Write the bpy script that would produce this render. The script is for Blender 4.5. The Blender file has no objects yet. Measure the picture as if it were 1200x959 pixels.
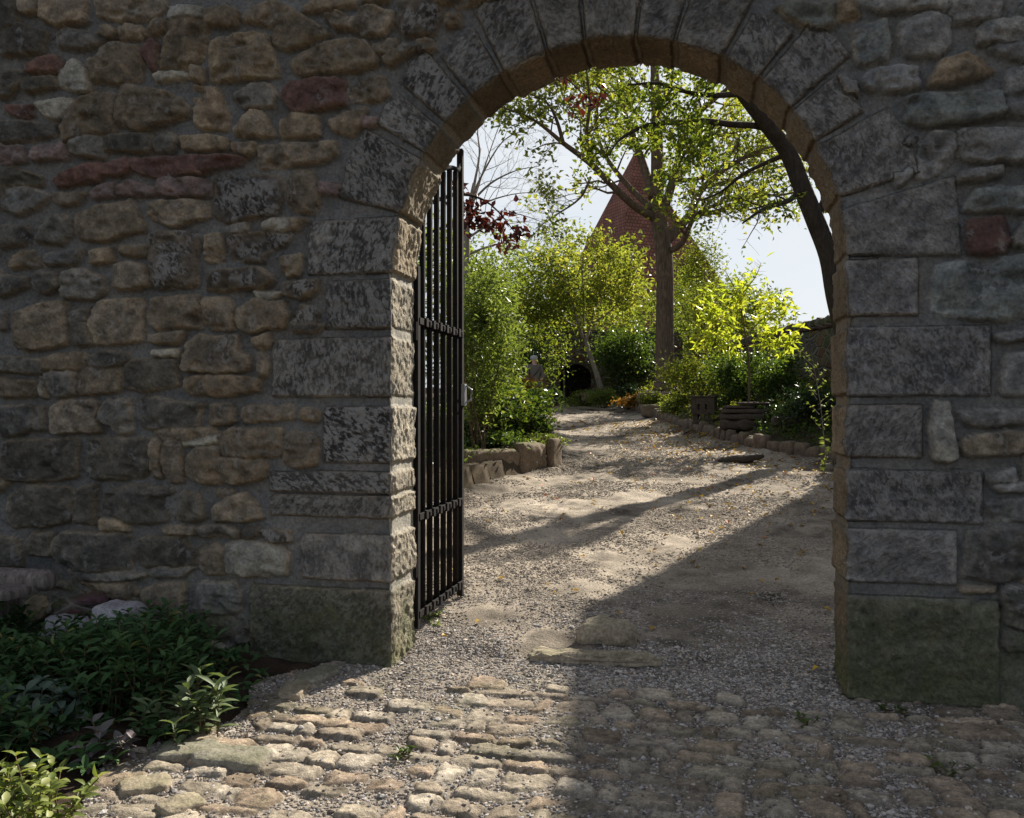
import bpy, bmesh, math, random
import numpy as np
from mathutils import Vector, Matrix
random.seed(7)
RNG = np.random.default_rng(11)
R = math.radians
scene = bpy.context.scene
col = scene.collection

# ---------------------------------------------------------------- camera survey
PSI = R(12.5); CS, SN = math.cos(PSI), math.sin(PSI)
D0 = 4.87; EYE = 1.55; FPX = 1000.0; HZ = 479.5
SLOPE = 0.0705
def ray(px, py):
    u = (px - 600) / FPX; w = (HZ - py) / FPX
    return (-SN + u * CS, CS + u * SN, w)
def at(px, py, t):
    """surveyed point: photo reading at a measured distance t"""
    d = ray(px, py)
    return (d[0] * t, d[1] * t - D0, EYE + d[2] * t)
def wallpt(px, py):
    d = ray(px, py); t = D0 / d[1]
    return (d[0] * t, EYE + d[2] * t)
def hit(px, py, rise=0.0):
    """where a sight line meets the sloping path"""
    d = ray(px, py); lo, hi = 1.0, 60.0
    for _ in range(50):
        t = (lo + hi) / 2; y = d[1] * t - D0
        z = SLOPE * min(max(y, 0), 26) + rise
        if EYE + d[2] * t > z: lo = t
        else: hi = t
    return (d[0] * t, d[1] * t - D0, t)

# ---------------------------------------------------------------- numpy noise
_T = np.random.default_rng(5).random((256, 256)).astype(np.float32)
def vn(x, y, s=0):
    x = np.asarray(x, np.float64) + s * 17.31; y = np.asarray(y, np.float64) + s * 9.77
    xi = np.floor(x).astype(int); yi = np.floor(y).astype(int)
    fx = x - xi; fy = y - yi
    fx = fx * fx * (3 - 2 * fx); fy = fy * fy * (3 - 2 * fy)
    a = _T[xi & 255, yi & 255]; b = _T[(xi + 1) & 255, yi & 255]
    c = _T[xi & 255, (yi + 1) & 255]; d = _T[(xi + 1) & 255, (yi + 1) & 255]
    return (a * (1 - fx) + b * fx) * (1 - fy) + (c * (1 - fx) + d * fx) * fy - 0.5
def fbm(x, y, f=1.0, o=4, s=0, g=0.5):
    r = 0; a = 1.0
    for k in range(o):
        r = r + a * vn(x * f, y * f, s + k * 3); f *= 2.03; a *= g
    return r
def sst(a, b, x):
    t = np.clip((x - a) / (b - a), 0, 1); return t * t * (3 - 2 * t)

# ---------------------------------------------------------------- mesh helpers
def link(o, parent=None):
    col.objects.link(o)
    if parent is not None: o.parent = parent
    return o
def mesh_np(name, V, F, mat, parent=None, attrs=None, smooth=True, colname='col'):
    """V (n,3), F (m,k) all faces with the same vertex count"""
    V = np.asarray(V, np.float32); F = np.asarray(F, np.int32)
    me = bpy.data.meshes.new(name)
    me.vertices.add(len(V)); me.vertices.foreach_set('co', V.ravel())
    k = F.shape[1]
    me.loops.add(F.size); me.loops.foreach_set('vertex_index', F.ravel())
    me.polygons.add(len(F))
    me.polygons.foreach_set('loop_start', np.arange(0, F.size, k, dtype=np.int32))
    me.polygons.foreach_set('loop_total', np.full(len(F), k, np.int32))
    me.polygons.foreach_set('use_smooth', np.full(len(F), smooth, bool))
    if attrs:
        for an, arr in attrs.items():
            arr = np.asarray(arr, np.float32)
            if arr.ndim == 2:
                a = me.attributes.new(an, 'FLOAT_COLOR', 'POINT')
                if arr.shape[1] == 3: arr = np.concatenate([arr, np.ones((len(arr), 1), np.float32)], 1)
                a.data.foreach_set('color', arr.ravel())
            else:
                a = me.attributes.new(an, 'FLOAT', 'POINT'); a.data.foreach_set('value', arr)
    me.update(); me.validate(verbose=False)
    me.materials.append(mat)
    o = bpy.data.objects.new(name, me)
    return link(o, parent)
def tag(o, label=None, cat=None, group=None, kind=None):
    if label: o['label'] = label
    if cat: o['category'] = cat
    if group: o['group'] = group
    if kind: o['kind'] = kind
    return o
def empty(name, loc, rz=0.0):
    o = bpy.data.objects.new(name, None); o.location = loc; o.rotation_euler = (0, 0, rz)
    o.empty_display_size = 0.2
    return link(o)
def grid_faces(nu, nv):
    i = np.arange(nu - 1)[:, None] * nv + np.arange(nv - 1)[None, :]
    i = i.ravel()
    return np.stack([i, i + nv, i + nv + 1, i + 1], 1)
class MB:
    """collects quads / tris into one mesh"""
    def __init__(s): s.v = []; s.f = []
    def add(s, V, F):
        n = len(s.v); s.v.extend([tuple(p) for p in V]); s.f.extend([tuple(i + n for i in f) for f in F]); return s
    def box(s, c, d, rz=0.0, ry=0.0, jit=0.0):
        M = Matrix.Rotation(rz, 3, 'Z') @ Matrix.Rotation(ry, 3, 'Y')
        P = []
        for i in (-1, 1):
            for j in (-1, 1):
                for k in (-1, 1):
                    q = M @ Vector((i * d[0] / 2, j * d[1] / 2, k * d[2] / 2))
                    P.append((c[0] + q.x + random.uniform(-jit, jit), c[1] + q.y + random.uniform(-jit, jit), c[2] + q.z + random.uniform(-jit, jit)))
        return s.add(P, [(0, 1, 3, 2), (4, 6, 7, 5), (0, 4, 5, 1), (2, 3, 7, 6), (0, 2, 6, 4), (1, 5, 7, 3)])
    def tube(s, pts, rad, n=6, cap=True):
        pts = [Vector(p) for p in pts]
        if not hasattr(rad, '__len__'): rad = [rad] * len(pts)
        base = len(s.v); up = Vector((0.13, 0.21, 1)).normalized()
        for i, p in enumerate(pts):
            d = (pts[min(i + 1, len(pts) - 1)] - pts[max(i - 1, 0)])
            if d.length < 1e-6: d = Vector((0, 0, 1))
            d.normalize()
            a = d.cross(up)
            if a.length < 0.1: a = d.cross(Vector((1, 0, 0)))
            a.normalize(); b = d.cross(a)
            for k in range(n):
                an = 2 * math.pi * k / n
                s.v.append(tuple(p + (a * math.cos(an) + b * math.sin(an)) * rad[i]))
        for i in range(len(pts) - 1):
            for k in range(n):
                k2 = (k + 1) % n
                s.f.append((base + i * n + k, base + i * n + k2, base + (i + 1) * n + k2, base + (i + 1) * n + k))
        if cap:
            s.f.append(tuple(base + k for k in range(n))[::-1]); e = base + (len(pts) - 1) * n
            s.f.append(tuple(e + k for k in range(n)))
        return s
    def build(s, name, mat, parent=None, smooth=False, bevel=0.0, seg=2, loc=None):
        me = bpy.data.meshes.new(name); me.from_pydata(s.v, [], s.f); me.update()
        bm = bmesh.new(); bm.from_mesh(me); bmesh.ops.recalc_face_normals(bm, faces=bm.faces)
        if bevel: bmesh.ops.bevel(bm, geom=list(bm.edges), offset=bevel, segments=seg, affect='EDGES', profile=0.6)
        bm.to_mesh(me); bm.free()
        for p in me.polygons: p.use_smooth = smooth
        me.materials.append(mat)
        o = bpy.data.objects.new(name, me)
        if loc is not None: o.location = loc
        return link(o, parent)

# ---------------------------------------------------------------- materials
def newmat(name, rough=0.9, spec=0.2):
    m = bpy.data.materials.new(name); m.use_nodes = True
    nt = m.node_tree; b = nt.nodes['Principled BSDF']
    b.inputs['Roughness'].default_value = rough
    b.inputs['Specular IOR Level'].default_value = spec
    return m, nt, b
def N(nt, t, **k):
    n = nt.nodes.new(t)
    for a, v in k.items():
        if a.startswith('i_'):
            n.inputs[a[2:].replace('_', ' ')].default_value = v
        else: setattr(n, a, v)
    return n
def L(nt, a, b): nt.links.new(a, b)
def ramp(nt, src, stops):
    r = nt.nodes.new('ShaderNodeValToRGB'); e = r.color_ramp.elements
    while len(e) < len(stops): e.new(0.5)
    for i, (p, c) in enumerate(stops):
        e[i].position = p; e[i].color = (c[0], c[1], c[2], 1) if hasattr(c, '__len__') else (c, c, c, 1)
    L(nt, src, r.inputs[0]); return r.outputs[0]
def mix(nt, f, a, b, mode='MIX'):
    n = nt.nodes.new('ShaderNodeMix'); n.data_type = 'RGBA'; n.blend_type = mode
    def put(x, i):
        if isinstance(x, bpy.types.NodeSocket): L(nt, x, n.inputs[i])
        elif hasattr(x, '__len__'): n.inputs[i].default_value = (x[0], x[1], x[2], 1)
        else: n.inputs[i].default_value = x
    put(f, 0); put(a, 6); put(b, 7); return n.outputs[2]
def noise(nt, scale, detail=5, rough=0.55, vec=None, sc=None, rot=None, dist=0.0):
    if vec is None:
        tc = nt.nodes.new('ShaderNodeTexCoord'); vec = tc.outputs['Object']
    if sc or rot:
        mp = nt.nodes.new('ShaderNodeMapping'); L(nt, vec, mp.inputs[0]); vec = mp.outputs[0]
        if sc: mp.inputs['Scale'].default_value = sc
        if rot: mp.inputs['Rotation'].default_value = rot
    n = nt.nodes.new('ShaderNodeTexNoise'); n.inputs['Scale'].default_value = scale
    n.inputs['Detail'].default_value = detail; n.inputs['Roughness'].default_value = rough
    n.inputs['Distortion'].default_value = dist
    L(nt, vec, n.inputs['Vector']); return n.outputs['Fac']
def bump(nt, b, h, dist, strength=1.0, prev=None):
    n = nt.nodes.new('ShaderNodeBump'); n.inputs['Distance'].default_value = dist
    n.inputs['Strength'].default_value = strength; L(nt, h, n.inputs['Height'])
    if prev: L(nt, prev, n.inputs['Normal'])
    L(nt, n.outputs[0], b.inputs['Normal']); return n.outputs[0]
def attr(nt, name):
    n = nt.nodes.new('ShaderNodeAttribute'); n.attribute_name = name; return n

def mat_masonry():
    m, nt, b = newmat('weathered_masonry', 0.92, 0.15)
    c = attr(nt, 'col').outputs['Color']; cr = attr(nt, 'crust').outputs['Fac']
    n1 = noise(nt, 55, 6, 0.65); n2 = noise(nt, 9, 4, 0.6); n3 = noise(nt, 230, 3, 0.6)
    base = mix(nt, 1.0, c, ramp(nt, n1, [(0.28, 0.66), (0.5, 1.1), (0.72, 1.5)]), 'MULTIPLY')
    base = mix(nt, 1.0, base, ramp(nt, n2, [(0.3, (0.8, 0.82, 0.85)), (0.7, (1.15, 1.1, 1.02))]), 'MULTIPLY')
    base = mix(nt, 1.0, base, ramp(nt, n3, [(0.3, 0.8), (0.7, 1.15)]), 'MULTIPLY')
    # tooled sandstone: black crust with pale broken ridges
    sid = attr(nt, 'sid').outputs['Fac']
    tc0 = nt.nodes.new('ShaderNodeTexCoord'); vr = nt.nodes.new('ShaderNodeVectorRotate'); vr.rotation_type = 'AXIS_ANGLE'; vr.inputs['Axis'].default_value = (0, 1, 0)
    L(nt, tc0.outputs['Object'], vr.inputs['Vector'])
    ma = nt.nodes.new('ShaderNodeMath'); ma.operation = 'SINE'; L(nt, sid, ma.inputs[0]); L(nt, ma.outputs[0], vr.inputs['Angle'])
    cv = nt.nodes.new('ShaderNodeCombineXYZ'); L(nt, sid, cv.inputs[0]); L(nt, sid, cv.inputs[2]); av = nt.nodes.new('ShaderNodeVectorMath'); av.operation = 'ADD'
    L(nt, vr.outputs[0], av.inputs[0]); L(nt, cv.outputs[0], av.inputs[1])
    t1 = noise(nt, 25, 6, 0.62, vec=av.outputs[0], sc=(1.8, 1.2, 1.0), dist=0.45)
    t2 = noise(nt, 9, 3, 0.5)
    th = nt.nodes.new('ShaderNodeMath'); th.operation = 'MULTIPLY_ADD'
    L(nt, t2, th.inputs[0]); th.inputs[1].default_value = 0.45; L(nt, t1, th.inputs[2])
    fl = ramp(nt, th.outputs[0], [(0.63, (0.040, 0.036, 0.034)), (0.70, (0.12, 0.113, 0.110)), (0.765, (0.36, 0.345, 0.33))])
    base = mix(nt, cr, base, fl)
    L(nt, base, b.inputs['Base Color'])
    p = bump(nt, b, n1, 0.011, 1.0)
    p = bump(nt, b, n3, 0.003, 0.9, p)
    mm = nt.nodes.new('ShaderNodeMath'); mm.operation = 'MULTIPLY'; L(nt, th.outputs[0], mm.inputs[0])
    m2 = nt.nodes.new('ShaderNodeMath'); m2.operation = 'MAXIMUM'; L(nt, attr(nt, 'tool').outputs['Fac'], m2.inputs[0]); m2.inputs[1].default_value = 0.0
    L(nt, m2.outputs[0], mm.inputs[1])
    bump(nt, b, mm.outputs[0], 0.05, 1.0, p)
    return m
def mat_stone(name, c1, c2, scale=6, moss=0.0, bd=0.01, joints=None):
    m, nt, b = newmat(name, 0.93, 0.12)
    n1 = noise(nt, scale, 6, 0.65); n2 = noise(nt, scale * 6, 4, 0.6)
    base = mix(nt, ramp(nt, n1, [(0.3, 0), (0.7, 1)]), c1, c2)
    base = mix(nt, 1.0, base, ramp(nt, n2, [(0.3, 0.6), (0.7, 1.3)]), 'MULTIPLY')
    if moss:
        g = nt.nodes.new('ShaderNodeNewGeometry'); sp = nt.nodes.new('ShaderNodeSeparateXYZ'); L(nt, g.outputs['Normal'], sp.inputs[0])
        a = nt.nodes.new('ShaderNodeMath'); a.operation = 'MULTIPLY'; L(nt, sp.outputs['Z'], a.inputs[0]); L(nt, n1, a.inputs[1])
        base = mix(nt, ramp(nt, a.outputs[0], [(0.30, 0), (0.55, moss)]), base, (0.10, 0.125, 0.03))
    p = None
    if joints:
        tc = nt.nodes.new('ShaderNodeTexCoord'); mp = nt.nodes.new('ShaderNodeMapping'); L(nt, tc.outputs['Object'], mp.inputs[0])
        mp.inputs['Scale'].default_value = joints
        v = nt.nodes.new('ShaderNodeTexVoronoi'); v.feature = 'DISTANCE_TO_EDGE'; v.inputs['Randomness'].default_value = 0.8
        v.inputs['Scale'].default_value = 1; L(nt, mp.outputs[0], v.inputs['Vector'])
        v2 = nt.nodes.new('ShaderNodeTexVoronoi'); v2.inputs['Randomness'].default_value = 0.8; v2.inputs['Scale'].default_value = 1; L(nt, mp.outputs[0], v2.inputs['Vector'])
        base = mix(nt, 0.45, base, mix(nt, 1.0, base, v2.outputs['Color'], 'MULTIPLY'))
        e = ramp(nt, v.outputs['Distance'], [(0.02, 0), (0.12, 1)])
        base = mix(nt, e, (0.16, 0.145, 0.12), base)
        p = bump(nt, b, e, 0.04, 1.0)
    L(nt, base, b.inputs['Base Color'])
    p = bump(nt, b, n1, bd * 2, 0.8, p); bump(nt, b, n2, bd, 0.8, p)
    return m
def mat_leaf(name, c1, c2, trans=0.5, rough=0.45, tint=(1.25, 1.15, 0.45), spec=0.35, attrcol=False):
    m, nt, b = newmat(name, rough, spec)
    g = nt.nodes.new('ShaderNodeNewGeometry')
    if attrcol:
        r = attr(nt, 'rnd').outputs['Fac']
    else: r = g.outputs['Random Per Island']
    if len(c1) == 3 and not hasattr(c1[0], '__len__'): c = mix(nt, r, c1, c2)
    else: c = ramp(nt, r, c1)
    L(nt, c, b.inputs['Base Color'])
    tr = nt.nodes.new('ShaderNodeBsdfTranslucent'); L(nt, mix(nt, 1.0, c, tint, 'MULTIPLY'), tr.inputs[0])
    ad = nt.nodes.new('ShaderNodeMixShader'); ad.inputs[0].default_value = trans
    L(nt, b.outputs[0], ad.inputs[1]); L(nt, tr.outputs[0], ad.inputs[2])
    L(nt, ad.outputs[0], nt.nodes['Material Output'].inputs[0])
    return m
def mat_bark(name, c1, c2, sc=9):
    m, nt, b = newmat(name, 0.95, 0.1)
    n1 = noise(nt, sc, 5, 0.6, sc=(3.5, 3.5, 0.5)); n2 = noise(nt, sc * 0.5, 3)
    c = mix(nt, ramp(nt, n1, [(0.35, 0), (0.65, 1)]), c1, c2)
    c = mix(nt, 1.0, c, ramp(nt, n2, [(0.3, 0.75), (0.7, 1.2)]), 'MULTIPLY')
    L(nt, c, b.inputs['Base Color']); bump(nt, b, n1, 0.03, 0.9); return m
def mat_plain(name, c, rough=0.8, spec=0.2, var=0.2, scale=20, metal=0.0):
    m, nt, b = newmat(name, rough, spec); n = noise(nt, scale, 4)
    L(nt, mix(nt, 1.0, c, ramp(nt, n, [(0.3, 1 - var), (0.7, 1 + var)]), 'MULTIPLY'), b.inputs['Base Color'])
    b.inputs['Metallic'].default_value = metal
    bump(nt, b, n, 0.003, 0.5); return m
def mat_ground(name, cs, scale=3.0, fine=60, bd=0.012, attrname=None):
    m, nt, b = newmat(name, 0.97, 0.08)
    n1 = noise(nt, scale, 6, 0.6); n2 = noise(nt, fine, 5, 0.7); n3 = noise(nt, fine * 3.3, 3, 0.6)
    base = attr(nt, attrname).outputs['Color'] if attrname else ramp(nt, n1, cs)
    base = mix(nt, 1.0, base, ramp(nt, n2, [(0.3, 0.6), (0.5, 1.0), (0.72, 1.4)]), 'MULTIPLY')
    base = mix(nt, 1.0, base, ramp(nt, n3, [(0.3, 0.7), (0.7, 1.3)]), 'MULTIPLY')
    L(nt, base, b.inputs['Base Color'])
    p = bump(nt, b, n2, bd, 0.9); bump(nt, b, n3, bd * 0.4, 0.9, p); return m

M = {}
M['masonry'] = mat_masonry()
M['core'] = mat_stone('wall_rubble_plain', (0.16, 0.14, 0.12), (0.10, 0.09, 0.085), 5, joints=(4.0, 4.0, 6.5))
M['farwall'] = mat_stone('garden_masonry', (0.15, 0.115, 0.08), (0.10, 0.085, 0.06), 4, moss=0.5, joints=(2.6, 2.6, 4.4))
M['block'] = mat_stone('sandstone_block', (0.23, 0.175, 0.12), (0.14, 0.105, 0.075), 7, moss=0.75, bd=0.012)
M['edging'] = mat_stone('edging_sandstone', (0.20, 0.15, 0.11), (0.11, 0.085, 0.065), 8, moss=0.35, bd=0.01)
M['slab'] = mat_stone('grey_slab_stone', (0.27, 0.25, 0.20), (0.2, 0.175, 0.14), 9, moss=0.25, bd=0.006)
M['rock_tan'] = mat_stone('tan_worn_stone', (0.36, 0.30, 0.22), (0.24, 0.20, 0.15), 9, moss=0.25, bd=0.007)
M['rock'] = mat_stone('pale_rock', (0.40, 0.38, 0.40), (0.30, 0.28, 0.29), 9, bd=0.008)
M['darkslab'] = mat_stone('dark_slab_stone', (0.10, 0.078, 0.06), (0.06, 0.05, 0.042), 9, bd=0.006)
M['wood'] = mat_bark('weathered_wood', (0.26, 0.22, 0.20), (0.12, 0.10, 0.09), 12)
M['bark'] = mat_bark('brown_bark', (0.19, 0.14, 0.10), (0.085, 0.063, 0.046))
M['bark_dark'] = mat_bark('dark_bark', (0.07, 0.055, 0.042), (0.035, 0.03, 0.025))
M['bark_pale'] = mat_bark('pale_bark', (0.32, 0.28, 0.23), (0.2, 0.17, 0.14))
M['stem'] = mat_bark('twig', (0.16, 0.12, 0.07), (0.09, 0.07, 0.045))
M['iron'] = mat_stone('black_iron', (0.011, 0.012, 0.013), (0.022, 0.016, 0.013), 5, bd=0.001)
M['steel'] = mat_plain('worn_steel', (0.32, 0.32, 0.33), 0.4, 0.5, 0.2, 30, 0.6)
M['soil'] = mat_ground('soil', [(0.3, (0.03, 0.022, 0.016)), (0.7, (0.07, 0.05, 0.035))], 5)
M['earth'] = mat_ground('garden_earth', [(0.3, (0.06, 0.045, 0.03)), (0.55, (0.09, 0.07, 0.045)), (0.75, (0.05, 0.065, 0.02))], 2.5)
M['path'] = mat_ground('gravel_path', None, 3, 45, 0.02, attrname='col')
M['cobble'] = mat_ground('cobbles', None, 3, 50, 0.008, attrname='col')
M['pebble'] = mat_ground('pebbles', None, 3, 90, 0.003, attrname='col')
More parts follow.
